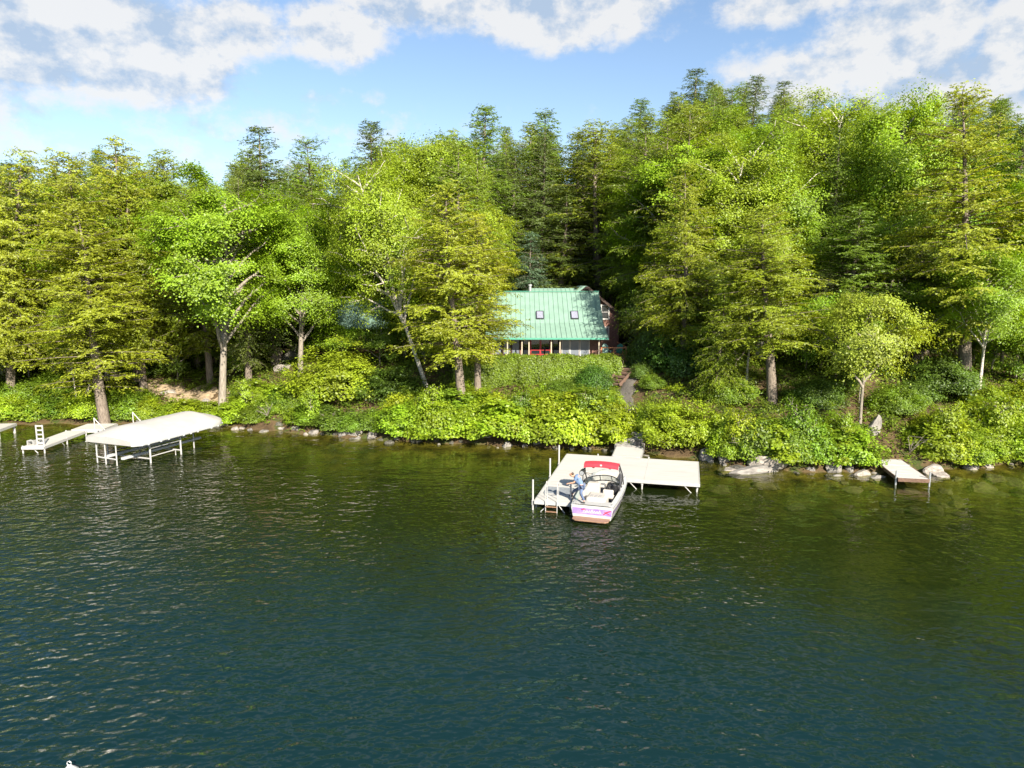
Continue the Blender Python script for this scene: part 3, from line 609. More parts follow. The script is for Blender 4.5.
# skyline of the photo: forest behind stays below it
SKX = [-60, 0, 20, 75, 118, 160, 185, 225, 265, 310, 345, 372, 430, 475, 535, 575, 600, 635, 700, 750, 785, 830, 900, 960, 1024, 1090]
SKY_ = [172, 165, 150, 155, 140, 150, 182, 172, 130, 140, 152, 123, 132, 112, 115, 138, 126, 101, 74, 78, 85, 92, 90, 90, 96, 100]
random.seed(77)
GRP = {0: 'behind the boat lift', 1: 'behind the cabin', 2: 'behind the house', 3: 'on the hillside right of the house'}
nback = 0
y = 62.0
while y < 150:
    step = 4.3 + (y - 62) * .045
    x = -y * .80 - 30
    while x < y * .80 + 22:
        xx, yy = x + random.uniform(-.4, .4) * step, y + random.uniform(-.4, .4) * step; x += step
        z = T(xx, yy); px, _ = proj(xx, yy, z)
        if yy < 82 and 478 < px < 632 and yy < 78.5: continue
        if -21.5 < xx < -10 and yy < 74.5: continue
        if 7 < xx < 13.5 and yy < 66: continue
        if any((xx - a) ** 2 + (yy - b) ** 2 < 5.5 for a, b in placed): continue
        if yy > 112 and random.random() < .35: continue
        sky_y = np.interp(px, SKX, SKY_) + abs(random.gauss(0, 1)) * 16 + 5
        Hh = at(px, sky_y, yy)[1] - z
        if Hh < 8: continue
        Hh = min(Hh, random.uniform(19, 29)); r = random.random(); 
        reg = 0 if px < 240 else 1 if px < 480 else 2 if px < 640 else 3
        pd = [.3, .4, .15, .6][reg] * (.45 if yy > 92 else 1)
        if r < pd:
            Hh *= random.uniform(.78, .92)
            kind = random.choice(['mapA', 'mapB', 'mapC', 'birB']); nm, kd, tint = 'leafy_tree', 'leafy green tree', jt(random.choice([MD, MP, BR]), .13)
        elif r < pd + .3:
            kind = random.choice(['hemA', 'hemB', 'hemC']); nm, kd, tint = 'hemlock_tree', 'yellow-green hemlock', jt((.19, .255, .016), .14)
        else:
            kind = random.choice(['spruce', 'spruceB', 'spruce', 'pine']); nm, kd, tint = 'conifer_tree', 'dark green conifer', jt(random.choice([DK, GH]), .2)
        rr = P_[kind]['R'] * (Hh / P_[kind]['H']) ** .7 * random.uniform(.95, 1.2)
        plant(kind, nm, (xx, yy, z - .1), rr, Hh, None, tint, (random.gauss(0, .02), random.gauss(0, .02)), f'{kd} among the crowded forest trees {GRP[reg]}', 'tree', f'{kd}s of the forest {GRP[reg]}')
        placed.append((xx, yy)); nback += 1
    y += step * .92
random.seed(14)
for px, D, Hh in ((128, 64, 7.5), (150, 69, 8), (178, 64, 6.5), (196, 70, 8.5), (246, 63, 6.5), (262, 68, 8), (286, 69, 7.5), (318, 66, 6), (405, 63, 6.5), (425, 60, 5.5), (640, 66, 7), (30, 63, 7), (8, 66, 8), (84, 66, 8), (805, 54, 6.5), (835, 52, 6), (885, 54, 7), (920, 56, 8), (990, 55, 6), (1015, 52, 5.5), (735, 56, 6.5)):
    xx = at(px, 384, D)[0]; placed.append((xx, D))
    plant('young', 'young_tree', (xx, D, T(xx, D) - .4), Hh * .42, Hh, None, jt(random.choice([MD, MP, GH]), .15), (0, 0), 'young leafy tree filling the gap between the taller trunks', 'tree', 'young leafy trees in the understory')
# understory: saplings on the shaded forest floor between shore trees and deep wood
random.seed(9)
for i in range(46):
    xx = random.uniform(-48, 44); yy = float(shore(xx)) + random.uniform(7, 17); px, _ = proj(xx, yy, T(xx, yy))
    if 470 < px < 640 or -22 < xx < -9 or (6 < xx < 13) or (-31 < xx < -20.5 and yy < 62): continue
    if any((xx - a) ** 2 + (yy - b) ** 2 < 1.5 for a, b in placed): continue
    k = random.choice(['hemB', 'weep', 'hemA', 'young']); Hh = random.uniform(4, 8.5)
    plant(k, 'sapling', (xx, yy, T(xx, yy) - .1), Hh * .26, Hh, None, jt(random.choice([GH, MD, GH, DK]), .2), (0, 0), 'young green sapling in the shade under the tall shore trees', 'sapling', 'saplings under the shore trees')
print('TREES', len(TREES), nback, sum(p['n'] for p in P_.values()))
# ------------------------------------------------------------------ shrubs, ground cover, rocks
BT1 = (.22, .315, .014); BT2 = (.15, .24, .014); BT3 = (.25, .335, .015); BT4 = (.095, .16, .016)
def shrub(kind, px, py, R, H, tint, label, group=None, D=None, name='shrub', cat='shrub', sink=.05):
    R, H = R * 1.12, H * 1.15
    if D is None:
        D = 50.0
        for _ in range(30):
            x, z = at(px, py, D); D += np.clip((z - T(x, D)) * 2.2, -2, 2)
    x = at(px, py, D)[0]
    return plant(kind, name, (x, D, T(x, D) - sink), R, H, None, tint, (0, 0), label, cat, group, ('stems', 'foliage'))
def shrub_d(kind, px, d, R, H, tint, label, group=None, **k):
    x = (px - 512) / FPX * 48
    for _ in range(6): x = at(px, 400, float(shore(x)) + d)[0]
    return shrub(kind, px, 400, R, H, tint, label, group, D=float(shore(x)) + d, **k)
# singled-out shrubs
shrub('bigbush', 338, 425, 3.4, 4.3, (.24, .31, .016), 'big yellow-green bush with several thin stems, in front of the cabin railing', D=55.5)
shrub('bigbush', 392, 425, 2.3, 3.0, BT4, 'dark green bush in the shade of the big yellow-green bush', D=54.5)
shrub('bigbush', 676, 450, 2.35, 3.3, BT3, 'tall bright yellow-green bush beside the gangway of the large dock', D=45.4)
shrub('mound', 655, 420, 1.6, 2.0, BT1, 'green bush on the path side of the tall bright bush by the gangway', D=47.5)
shrub('bushB', 715, 450, 1.6, 1.9, BT3, 'yellow-green bush hanging over the pale boulders', D=44.8)
shrub('round', 594, 395, 1.45, 1.75, (.075, .16, .016), 'round clipped green shrub at the end of the hedge below the deck', D=53.6)
shrub('round', 560, 395, 1.55, 1.2, (.12, .20, .016), 'low rounded green shrub below the hedge, next to the round clipped one', D=52.8)
shrub('mound', 690, 380, 3.2, 3.1, (.07, .14, .016), 'large dark domed shrub with pale tips beside the gravel path', D=55)
shrub('mound', 655, 370, 2.4, 2.8, BT4, 'dark mounded shrub at the top of the gravel path near the deck', D=59.5)
shrub('mound', 700, 345, 3.0, 4.5, (.065, .125, .015), 'dark spreading evergreen shrub on the slope above the path', D=60.5)
shrub('mound', 640, 395, .9, 1.0, BT4, 'small dark shrub beside the middle of the gravel path', D=54.2)
shrub('mound', 60, 385, 3.0, 2.2, BT2, 'broad green shrub between the white birch stems on the bank', D=60)
shrub('mound', 130, 372, 2.6, 2.2, BT4, 'dark green shrub behind the sandy dirt patch', D=65)
shrub('mound', 160, 372, 2.4, 1.8, BT2, 'green shrub at the back of the sandy dirt patch', D=67)
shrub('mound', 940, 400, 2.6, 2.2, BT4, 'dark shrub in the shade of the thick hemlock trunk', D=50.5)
shrub('mound', 893, 420, 1.7, 1.6, BT2, 'green shrub in the gap between the pointed boulder and the thick hemlock trunk', D=47.2)
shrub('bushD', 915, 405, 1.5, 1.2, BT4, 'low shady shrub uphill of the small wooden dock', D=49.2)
shrub('mound', 728, 405, 1.8, 1.6, BT2, 'green shrub uphill of the pale angular boulder', D=48.8)
shrub('mound', 815, 405, 2.0, 1.7, BT4, 'dark shrub between the straight pale trunk and the small pale-leaved tree', D=47.6)
shrub('mound', 652, 402, .9, .9, BT2, 'little green shrub on the outer edge of the gravel path, below the round clipped one', D=52.0)
shrub('bushB', 611, 412, 1.0, 1.2, BT1, 'green shrub on the hedge side of the gravel path', D=51.0)
random.seed(52)
for px, Hh in ((245, 2.6), (310, 2.4), (432, 3.0), (520, 2.7), (588, 3.1), (742, 2.8), (800, 3.2), (845, 2.5), (948, 3.0), (1000, 3.4)):
    shrub_d('sprig', px, random.uniform(.9, 1.8), Hh * .36, Hh, jt(random.choice([BT1, BT2, BT3]), .15), 'slim sapling standing up out of the waterside shrubs', 'saplings among the waterside shrubs', name='sapling', cat='sapling')
def dead_branch(px, d, L):
    x = (px - 512) / FPX * 48
    for _ in range(6): x = at(px, 425, float(shore(x)) + d)[0]
    y = float(shore(x)) + d; rng = random.Random(px); mb = MB()
    for k in range(5):
        a = rng.uniform(-.9, .9); v = Vector((math.sin(a), -rng.uniform(.3, .9), rng.uniform(.4, 1.0))).normalized() * L * rng.uniform(.6, 1); p1 = v * .5 + Vector((rng.gauss(0, .06), 0, .05))
        mb.tube([(0, 0, -.1), p1, v], [.03, .02, .008], 5, False)
        for j in range(3):
            w = v * rng.uniform(.4, .9); mb.tube([w, w + Vector((rng.gauss(0, .3), rng.gauss(-.1, .2), rng.uniform(0, .35))) * L * .5], [.011, .004], 4, False)
    o = mb.build('dead_branch', M['bark_light']); o.location = (x, y, T(x, y) + .5); tag(o, 'bare grey dead branches sticking out of the waterside shrubs', 'branch', 'dead branches along the shore')
for px, d, L in ((268, .9, 1.4), (330, .8, 1.2), (396, .9, 1.6), (472, .8, 1.8), (482, 1.0, 1.5), (560, .8, 1.3), (735, .8, 1.3), (795, .8, 1.5), (912, .9, 1.5), (985, .8, 1.4)): dead_branch(px, d, L)
# hedge under the house windows
def hedge():
    rng = np.random.default_rng(61); o = empty('hedge', (3.0, 56.2, T(3, 55)), 0, 'long clipped green hedge in front of the house windows', 'hedge'); z0 = o.location.z
    n = 52000; x = rng.uniform(-7.6, 5.6, n); s = rng.uniform(0, 1, n); prof = np.where(s < .62, s / .62, 1.0); lift = .16 * np.sin(x * 1.7) + .1 * np.sin(x * 4.1 + 1) + .06 * np.sin(x * 9)
    yy = np.where(s < .62, -1.5 + .55 * prof ** 1.6 + lift * .8, -.95 + (s - .62) / .38 * 2.2)
    gz = terr(x + 3, yy + 56.2) - z0; zz = np.where(s < .62, gz + prof * (5.12 - z0 - gz), 5.12 - z0 + lift * .45)
    C = np.stack([x, yy, zz], 1) + rng.normal(0, .08, (n, 3)); Nn = np.where((s < .62)[:, None], np.array([0, -.8, .5]), np.array([0, -.1, 1.])) + rng.normal(0, .4, (n, 3))
    A = rng.normal(0, 1, (n, 3)) + np.array([0, -.3, .4]); S = rng.uniform(.6, 1.3, n)
    f = link_mesh('foliage', leaves_mesh('foliage', C, Nn, A, .15 * S, .085 * S, rng), o); f.color = (.165, .24, .016, 1)
    mb = MB()
    for i in range(40):
        q = rng.uniform(-7.2, 5.9); g = T(q + 3, 56.2) - z0; mb.tube([(q, 0, g - .2), (q + .1, -.2, 4.9 - z0), ], [.04, .015], 4)
    mb.build('stems', M['bark_grey'], o)
hedge()
# waterside rows
random.seed(21)
def row(p0, p1, d0, d1, n, hs, tints, kinds, label, group, skip=None):
    for i in range(n):
        px = p0 + (p1 - p0) * (i + random.uniform(.15, .85)) / n; d = random.uniform(d0, d1)
        if skip and skip(px, d): continue
        Hh = random.uniform(*hs)
        shrub_d(random.choice(kinds), px, d, Hh * random.uniform(.75, 1.0), Hh, jt(random.choice(tints), .2), label, group)
KB = ['bushA', 'bushB', 'bushC', 'bushD']
row(-30, 212, .9, 1.7, 22, (1.0, 1.6), [BT1, BT2, BT1], ['bushA', 'bushD', 'bushC'], 'leafy green shrub on the bank behind the white boat lift', 'shrubs behind the boat lift')
row(-30, 150, 2.4, 5.5, 20, (.9, 1.5), [BT1, BT2], ['bushA', 'bushD'], 'leafy green shrub on the bank behind the white boat lift', 'shrubs behind the boat lift')
row(232, 300, .8, 4.5, 12, (1.1, 1.8), [BT1, (.11, .18, .013)], ['bushA', 'bushD', 'bushC'], 'bright green shrub on the bank between the pale maple trunk and the big yellow-green bush', 'shrubs beside the maple')
row(290, 400, .9, 1.6, 12, (1.0, 1.6), [BT2, BT4, BT1], KB, 'green waterside shrub below the big yellow-green bush', 'shrubs below the big yellow-green bush')
row(395, 622, .8, 1.5, 23, (1.6, 2.4), [BT3, BT1, BT3], KB, 'bright waterside shrub on the bank below the house', 'shrubs on the bank below the house')
row(395, 620, 2.2, 3.4, 20, (1.5, 2.2), [BT3, BT1, BT2], KB, 'bright waterside shrub on the bank below the house', 'shrubs on the bank below the house')
row(430, 610, 4.0, 5.4, 13, (1.0, 1.5), [BT1, BT3], KB, 'bright waterside shrub on the bank below the house', 'shrubs on the bank below the house')
row(722, 858, 1.1, 1.5, 13, (1.5, 2.2), [BT1, BT2, BT1], KB, 'leafy shrub on the shore between the pale boulders and the small wooden dock', 'shrubs behind the boulders')
row(735, 850, 2.2, 3.6, 9, (1.3, 1.9), [BT2, BT4], KB, 'leafy shrub on the shore between the pale boulders and the small wooden dock', 'shrubs behind the boulders')
row(935, 1060, .7, 1.4, 13, (1.3, 2.0), [BT3, BT1], KB, 'bright shrub on the bank beyond the small wooden dock', 'shrubs beyond the small dock')
row(918, 1060, 2.0, 3.4, 13, (1.4, 2.1), [BT3, BT1, BT2], KB, 'bright shrub on the bank beyond the small wooden dock', 'shrubs beyond the small dock')
row(985, 1065, 4.0, 6.0, 7, (1.4, 2.2), [BT3, BT1], KB, 'bright shrub on the bank beyond the small wooden dock', 'shrubs beyond the small dock')
# low plants on the forest floor
def cover():
    rng = np.random.default_rng(71); n = 10500; x = rng.uniform(-52, 46, n); d = rng.uniform(.35, 20, n); y = shore(x) + d
    pxs = np.array([proj(a, b, c)[0] for a, b, c in zip(x, y, terr(x, y))])
    cl = 1 + .6 * np.sin(x * .8) * np.sin(y * .7 + 1)
    path = np.interp(y, [46, 49, 52, 55, 58, 61], [8.2, 8.7, 8.4, 9.6, 11, 11.2]); dp = np.interp(y, [54.4, 56.2, 58, 60, 62], [-21.8, -22.6, -24.5, -27.5, -33])
    ok = (rng.uniform(0, 1.3, n) < cl) & (np.abs(x - path) > 1.0) & ~((np.abs(x - dp) < 2.3) & (y < 62)) & ~((x > -8) & (x < 11) & (y > 57.5)) & ~((x > -20) & (x < -11) & (y > 64.5))
    x, y = x[ok], y[ok]; m = 16; k = np.repeat(np.arange(len(x)), m); off = rng.normal(0, .22, (len(k), 3)); hh = rng.uniform(.12, .7, len(x))[k]
    C = np.stack([x[k] + off[:, 0], y[k] + off[:, 1], np.zeros(len(k))], 1); C[:, 2] = terr(C[:, 0], C[:, 1]) + hh * rng.uniform(.2, 1, len(k))
    S = rng.uniform(.6, 1.4, len(k)); Nn = np.array([0, -.1, 1.]) + rng.normal(0, .45, (len(k), 3))
    o = link_mesh('undergrowth', leaves_mesh('undergrowth', C, Nn, off + .01,   .2 * S, .10 * S, rng)); o.color = (.15, .22, .016, 1); tag(o, kind='stuff')
cover()
# ------------------------------------------------------------------ rocks
def rock_mesh(seed, sub=3):
    rng = random.Random(seed); bm = bmesh.new(); bmesh.ops.create_icosphere(bm, subdivisions=sub, radius=1)
    pl = [(Vector((rng.gauss(0, 1), rng.gauss(0, 1), rng.gauss(0, 1))).normalized(), rng.uniform(.55, .9)) for _ in range(11)]
    ph = [rng.uniform(0, 6) for _ in range(4)]
    for v in bm.verts:
        p = v.co.copy()
        for nrm, dd in pl:
            e = p.dot(nrm) - dd
            if e > 0: p -= nrm * e * .9
        p *= 1 + .05 * math.sin(p.x * 5 + ph[0]) * math.sin(p.y * 6 + ph[1]) + .03 * math.sin(p.z * 11 + p.x * 7 + ph[2]); v.co = p
    me = bpy.data.meshes.new('rock'); bm.to_mesh(me); bm.free(); return me
RK = {}
for m in ('rock_pale', 'rock_grey', 'rock_dark'):
    for s in range(4):
        me = rock_mesh(s * 7 + len(m)); me.materials.append(M[m]); RK[m, s] = me
def rock(px, py, size, mat, label, group=None, D=None, rz=0, tilt=(0, 0), name='rock', z=None, s=0, cat='rock'):
    if D is None: D = pt(px, py, 0.05)[1]
    x = at(px, py, D)[0]; z = T(x, D) if z is None else z
    o = link_mesh(name, RK[mat, s].copy() if False else RK[mat, s]); o.location = (x, D, z); o.scale = size; o.rotation_euler = (tilt[0], tilt[1], rz)
    return tag(o, label, cat, group)
rock(768, 467, (1.25, .7, .62), 'rock_pale', 'big pale rounded boulder at the waterline', D=41.2, z=.3, s=1, name='boulder')
rock(753, 474, (1.75, .55, .36), 'rock_grey', 'long low grey boulder lying in the water before the big pale one', D=40.4, z=.08, rz=.1, s=0, name='boulder')
rock(726, 461, (.95, .6, .75), 'rock_pale', 'angular whitish boulder under the bright shrubs next to the dock end', z=.25, rz=.6, s=3, name='boulder')
rock(707, 459, (.6, .5, .6), 'rock_grey', 'grey boulder just behind the corner of the large dock', z=.2, rz=1.6, s=0, name='boulder')
rock(832, 470, (.62, .5, .55), 'rock_grey', 'split grey boulder with a pale sunny face, halfway to the small dock', z=.12, rz=.4, s=3, name='boulder')
rock(873, 440, (.62, .5, 1.25), 'rock_grey', 'tall pointed grey boulder standing behind the small wooden dock', D=44.2, rz=.3, tilt=(0, .25), s=2, name='boulder')
rock(862, 474, (.62, .34, .28), 'rock_pale', 'small pale rock in the water beside the small wooden dock', z=.05, s=0)
rock(933, 472, (.75, .5, .45), 'rock_pale', 'pale rock at the outer corner of the small wooden dock', z=.1, rz=.5, s=1)
rock(970, 467, (.5, .35, .3), 'rock_grey', 'single grey rock on the waterline under the bright shrubs beyond the small dock', z=.06, s=3)
rock(295, 350, (1.6, 1.3, 1.35), 'rock_dark', 'large dark boulder behind the big yellow-green bush', D=64.5, rz=.5, s=2, name='boulder')
rock(284, 368, (1.0, .7, .5), 'rock_pale', 'flat pale rock leaning by the dark conifer trunk', D=62.5, rz=.2, s=1)
rock(352, 435, (1.1, .6, .5), 'rock_grey', 'broad grey rock at the waterline below the big yellow-green bush', z=.15, rz=.2, s=3)
rock(375, 436, (.9, .6, .55), 'rock_grey', 'grey-brown rock beside the broad one below the big yellow-green bush', z=.2, rz=.9, s=0)
rock(487, 441, (.75, .5, .42), 'rock_pale', 'whitish rock at the waterline below the waterside shrubs of the house', z=.15, rz=.3, s=1)
rock(638, 366, (.55, .45, .5), 'rock_pale', 'pale rock near the top of the gravel path below the deck', D=58.6, s=2)
rock(200, 400, (.9, .6, .3), 'rock_pale', 'flat pale rock on the sandy dirt patch behind the boat lift', D=56.5, s=1)
rock(168, 386, (.8, .5, .3), 'rock_pale', 'pale flat rock at the far side of the sandy dirt patch', D=60.5, s=0)
rock(205, 392, (.4, .3, .25), 'rock_grey', 'small grey rock in the middle of the sandy dirt patch', D=58.5, s=2)
rock(214, 425, (1.2, .5, .25), 'rock_pale', 'low pale ledge rock at the shore end of the boat lift', z=.12, s=3)
rock(58, 378, (.5, .4, .35), 'rock_pale', 'pale rock in the greenery near the white birch stems', D=58, s=3)
random.seed(33)
def shore_rocks(p0, p1, n, label, group):
    for i in range(n):
        px = p0 + (p1 - p0) * (i + random.random()) / n; x = (px - 512) / FPX * 48
        for _ in range(5): x = at(px, 440, float(shore(x)))[0]
        D = float(shore(x)) + random.gauss(-.05, .3); s = random.uniform(.12, .42)
        rock(px, 440, (s * random.uniform(.9, 1.6), s, s * random.uniform(.6, .95)), random.choice(['rock_pale', 'rock_grey', 'rock_dark', 'rock_dark']), label, group, D=D, rz=random.uniform(0, 6), tilt=(random.gauss(0, .2), random.gauss(0, .2)), s=random.randrange(4))
shore_rocks(110, 250, 12, 'small shore rock near the boat lift and the maple', 'rocks near the boat lift')
shore_rocks(250, 480, 22, 'small shore rock under the shrubs between the maple and the leaning hemlock trunk', 'rocks under the cabin bank')
shore_rocks(480, 640, 14, 'small shore rock under the bank below the house', 'rocks under the house bank')
shore_rocks(700, 880, 13, 'small shore rock between the large dock and the small wooden dock', 'rocks between the docks')
shore_rocks(930, 1045, 8, 'small shore rock beyond the small wooden dock', 'rocks beyond the small dock')
for i in range(46):
    px = random.uniform(640, 1040); x = (px - 512) / FPX * 42
    D = float(shore(x)) - random.uniform(.8, 6.5); x = at(px, 470, D)[0]; s = random.uniform(.25, .7)
    rock(px, 470, (s * 1.3, s, s * .5), random.choice(['rock_pale', 'rock_grey']), 'sunken rock showing through the shallow water by the small wooden dock', 'sunken rocks in the shallows', D=D, rz=random.uniform(0, 6), z=T(x, D) + .02, s=random.randrange(4))
# ------------------------------------------------------------------ the house
def frame_rect(mb, x0, x1, z0, z1, y, w=.07, d=.07):
    mb.span((x0, y - d, z0), (x0 + w, y, z1)); mb.span((x1 - w, y - d, z0), (x1, y, z1)); mb.span((x0 + w, y - d, z1 - w), (x1 - w, y, z1)); mb.span((x0 + w, y - d, z0), (x1 - w, y, z0 + w))
def window(parent, x0, x1, z0, z1, y, mat='glass', frame='trim_white', bars=(0, 1), w=.07):
    """window in a wall whose face is at y; parts: window > frame"""
    p = MB().span((x0 + w * .5, y - .03, z0 + w * .5), (x1 - w * .5, y - .008, z1 - w * .5)).build('window', M[mat], parent)
    f = MB(); frame_rect(f, x0, x1, z0, z1, y - .002, w, .075)
    for i in range(1, bars[0] + 1):
        q = x0 + (x1 - x0) * i / (bars[0] + 1); f.span((q - .02, y - .062, z0 + w), (q + .02, y - .004, z1 - w))
    for i in range(1, bars[1] + 1):
        q = z0 + (z1 - z0) * i / (bars[1] + 1); f.span((x0 + w, y - .058, q - .02), (x1 - w, y - .006, q + .02))
    f.build('frame', M[frame], p); return p
def slope_roof(mb, x0, x1, p0, p1, th, seam=.42, sk=0.0, sh=.06):
    """panel from (y,z) p0 (eave) to p1 (ridge), with raised standing seams"""
    (y0, z0), (y1, z1) = p0, p1; d = Vector((0, y1 - y0, z1 - z0)); n = Vector((0, -d.z, d.y)).normalized()
    if n.z < 0: n = -n
    a = [Vector((x0 - sk, y0, z0)), Vector((x1 + sk, y0, z0)), Vector((x1, y1, z1)), Vector((x0, y1, z1))]
    mb.add([q for q in a] + [q - n * th for q in a], [(0, 1, 2, 3), (7, 6, 5, 4), (0, 4, 5, 1), (1, 5, 6, 2), (2, 6, 7, 3), (3, 7, 4, 0)])
    k = int((x1 - x0) / seam)
    for i in range(k + 1):
        f = i / k; q0 = a[0].lerp(a[1], f); q1 = a[3].lerp(a[2], f); q0.x = min(max(q0.x, x0 - sk + .03), x1 + sk - .03); q1.x = min(max(q1.x, x0 + .03), x1 - .03)
        mb.beam(q0 + n * (sh / 2 - .002), q1 + n * (sh / 2 - .002), .035, sh)
HX, HY, HZ = 3.0, 60.9, 4.1
h = empty('house', (HX, HY, HZ), 0, 'brown house with green standing-seam metal roof and two skylights', 'house')
X0, X1 = -4.9, 4.75          # local wall ends
EA, BR_, RD = (59.5 - HY, 6.42 - HZ), (62.1 - HY, 7.52 - HZ), (66.0 - HY, 10.2 - HZ)
roof = MB(); slope_roof(roof, X0 - .3, X1 + .35, EA, BR_, .1, sk=.12); slope_roof(roof, X0 - .3, X1 + .35, (BR_[0], BR_[1] + .003), RD, .1)
slope_roof(roof, X0 - .3, X1 + .35, (71.5 - HY, 6.6 - HZ), (RD[0] + .004, RD[1] - .003), .1)
ro = roof.build('roof', M['roof'], h)
tr = MB(); tr.beam((X0 - .3, RD[0], RD[1] + .06), (X1 + .35, RD[0], RD[1] + .06), .3, .05); tr.beam((X0 - .42, EA[0] - .04, EA[1] - .06), (X1 + .47, EA[0] - .04, EA[1] - .06), .05, .15)
tr.build('ridge_cap', M['roof_trim'], ro)
for x0 in (536, 570.3):
    xl = at(x0, 318, 63.6)[0] - HX; ang = math.atan2(RD[1] - BR_[1], RD[0] - BR_[0]); rot = Matrix.Rotation(ang, 3, 'X')
    c = Vector((xl + .33, 63.0 - HY, BR_[1] + (63.0 - 62.1) * math.tan(ang))); n = rot @ Vector((0, 0, 1))
    pn = MB().box(c + n * .10, (.56, .98, .03), rot).build('skylight', M['skylight_pane'], ro)
    f = MB()
    for sx, sy, w_, h_ in ((-.31, 0, .07, 1.12), (.31, 0, .07, 1.12), (0, -.53, .55, .07), (0, .53, .55, .07)): f.box(c + n * .065 + rot @ Vector((sx, sy, 0)), (w_, h_, .13), rot)
    f.build('frame', M['darkmetal'], pn)
MB().tube([(at(530, 292, 67)[0] - HX, 67 - HY, 8.6 - HZ), (at(530, 292, 67)[0] - HX, 67 - HY, 10.75 - HZ)], .13, 10).tube([(at(530, 292, 67)[0] - HX, 67 - HY, 10.74 - HZ), (at(530, 292, 67)[0] - HX, 67 - HY, 10.9 - HZ)], .19, 10).build('vent_pipe', M['galv'], ro)
# walls: long front, ends with gable
wl = MB(); wl.span((X0, 0, -.3), (X1, .2, 2.55))
for xx in (X0, X1 - .2): wl.prism([(.2, -.3), (71.3 - HY, -.3), (71.3 - HY, 6.55 - HZ - .1), (RD[0], RD[1] - .16), (BR_[0], BR_[1] - .16), (.2, 6.75 - HZ)], 'x', xx, xx + .2)
wl.span((X0 + .2, 71.1 - HY, -.3), (X1 - .2, 71.3 - HY, 2.3))
wl.build('wall', M['siding'], h)
MB().span((X0 - .2, EA[0] + .15, -.35), (X1 + .3, -.005, .06)).build('porch_floor', M['deck_grey'], h)
def lx(px): return at(px, 348, 60.9)[0] - HX
def lxp(px): return at(px, 348, 59.75)[0] - HX
for px in (493, 507.5, 522, 529, 551.3, 560, 599):
    MB().span((lxp(px) - .045, EA[0] + .25, .06), (lxp(px) + .045, EA[0] + .34, EA[1] + .02)).build('porch_post', M['trim_tan'], h)
Zt = 2.22
for a, b in ((494.5, 502.5), (503, 511), (511.5, 520)): window(h, lx(a), lx(b), .75, Zt, 0, 'pane_grey', 'siding_dark', (0, 0))
for a, b in ((561.5, 569.6), (570, 579.4), (580, 589.5)): window(h, lx(a), lx(b), .55, Zt, 0, 'pane_grey', 'trim_white', (0, 0), .06)
for a, b in ((523, 528.5), (552.6, 559.4)): window(h, lx(a), lx(b), .2, Zt, 0, 'glass', 'siding_dark', (0, 0), .05)
d = MB().span((lx(531), -.03, .1), (lx(550), -.006, Zt)).build('door', M['glass'], h)
f = MB(); frame_rect(f, lx(530.4), lx(540.4) - .005, .08, Zt + .05, -.004, .07, .08); frame_rect(f, lx(540.4) + .005, lx(550.6), .08, Zt + .05, -.004, .07, .08)
for z in (.75, 1.12):
    f.span((lx(530.4) + .07, -.07, z), (lx(540.4) - .075, -.01, z + .06)); f.span((lx(540.4) + .075, -.07, z), (lx(550.6) - .07, -.01, z + .06))
f.build('frame', M['red_paint'], d)
MB().tube([(lx(541.3), -.1, 1.0), (lx(541.3), -.1, 1.2)], .02, 6).build('handle', M['darkmetal'], d)
# rear wing, gable to the lake
gy = 67.0 - HY; px0 = 7.11 - HX; pz = 10.72 - HZ; hw = 3.35; ez = 8.0 - HZ
gw = MB().prism([(px0 - hw + .25, -.3), (px0 + hw - .2, -.3), (px0 + hw - .2, ez + .08), (px0, pz - .18), (px0 - hw + .25, ez + .1)], 'y', gy + .3, gy + .5)
gw.span((px0 + hw - .4, gy + .5, -.3), (px0 + hw - .2, gy + 9, ez)); gw.build('wing_wall', M['siding'], h)
rw = MB()
for sgn in (-1, 1):
    p, q = Vector((px0 + sgn * (hw + .1), gy, ez - .06)), Vector((px0, gy, pz)); dd = (q - p); nn = Vector((-dd.z * sgn, 0, abs(dd.x))).normalized(); nn = nn if nn.z > 0 else -nn
    a = [p, q, q + Vector((0, 9.2, 0)), p + Vector((0, 9.2, 0))]; rw.add(a + [v - nn * .1 for v in a], [(0, 1, 2, 3), (7, 6, 5, 4), (0, 4, 5, 1), (1, 5, 6, 2), (2, 6, 7, 3), (3, 7, 4, 0)])
    for k in range(20):
        yo = Vector((0, .25 + k * .45, 0)); rw.beam(p + yo + nn * .02, q + yo + nn * .02, .035, .045)
rw_o = rw.build('wing_roof', M['roof'], h)
rk = MB()
for sgn in (-1, 1): rk.beam((px0 + sgn * (hw + .12), gy - .04, ez - .16), (px0 + sgn * .02, gy - .04, pz - .08), .05, .22)
rk.build('rake_board', M['siding_dark'], rw_o)
bx = MB(); slope_roof(bx, at(531, 290, 68)[0] - HX, px0 - 1.0, (67.3 - HY, 9.6 - HZ), (69.5 - HY, 10.5 - HZ), .1); slope_roof(bx, at(531, 290, 68)[0] - HX, px0 - 1.0, (72.3 - HY, 9.3 - HZ), (69.505 - HY, 10.495 - HZ), .1); bx.build('rear_roof', M['roof'], h)
def gx(px, py): return at(px, py, 67.3)
a = gx(600.6, 304.5); b = gx(609.3, 319.6); window(h, a[0] - HX, b[0] - HX, b[1] - HZ, a[1] - HZ, gy + .3, 'glass', 'trim_white', (0, 1), .12)
a = gx(603.6, 326.5); b = gx(609, 340); window(h, a[0] - HX - .35, b[0] - HX, b[1] - HZ, a[1] - HZ, gy + .3, 'pane_grey', 'trim_white', (0, 1), .1)
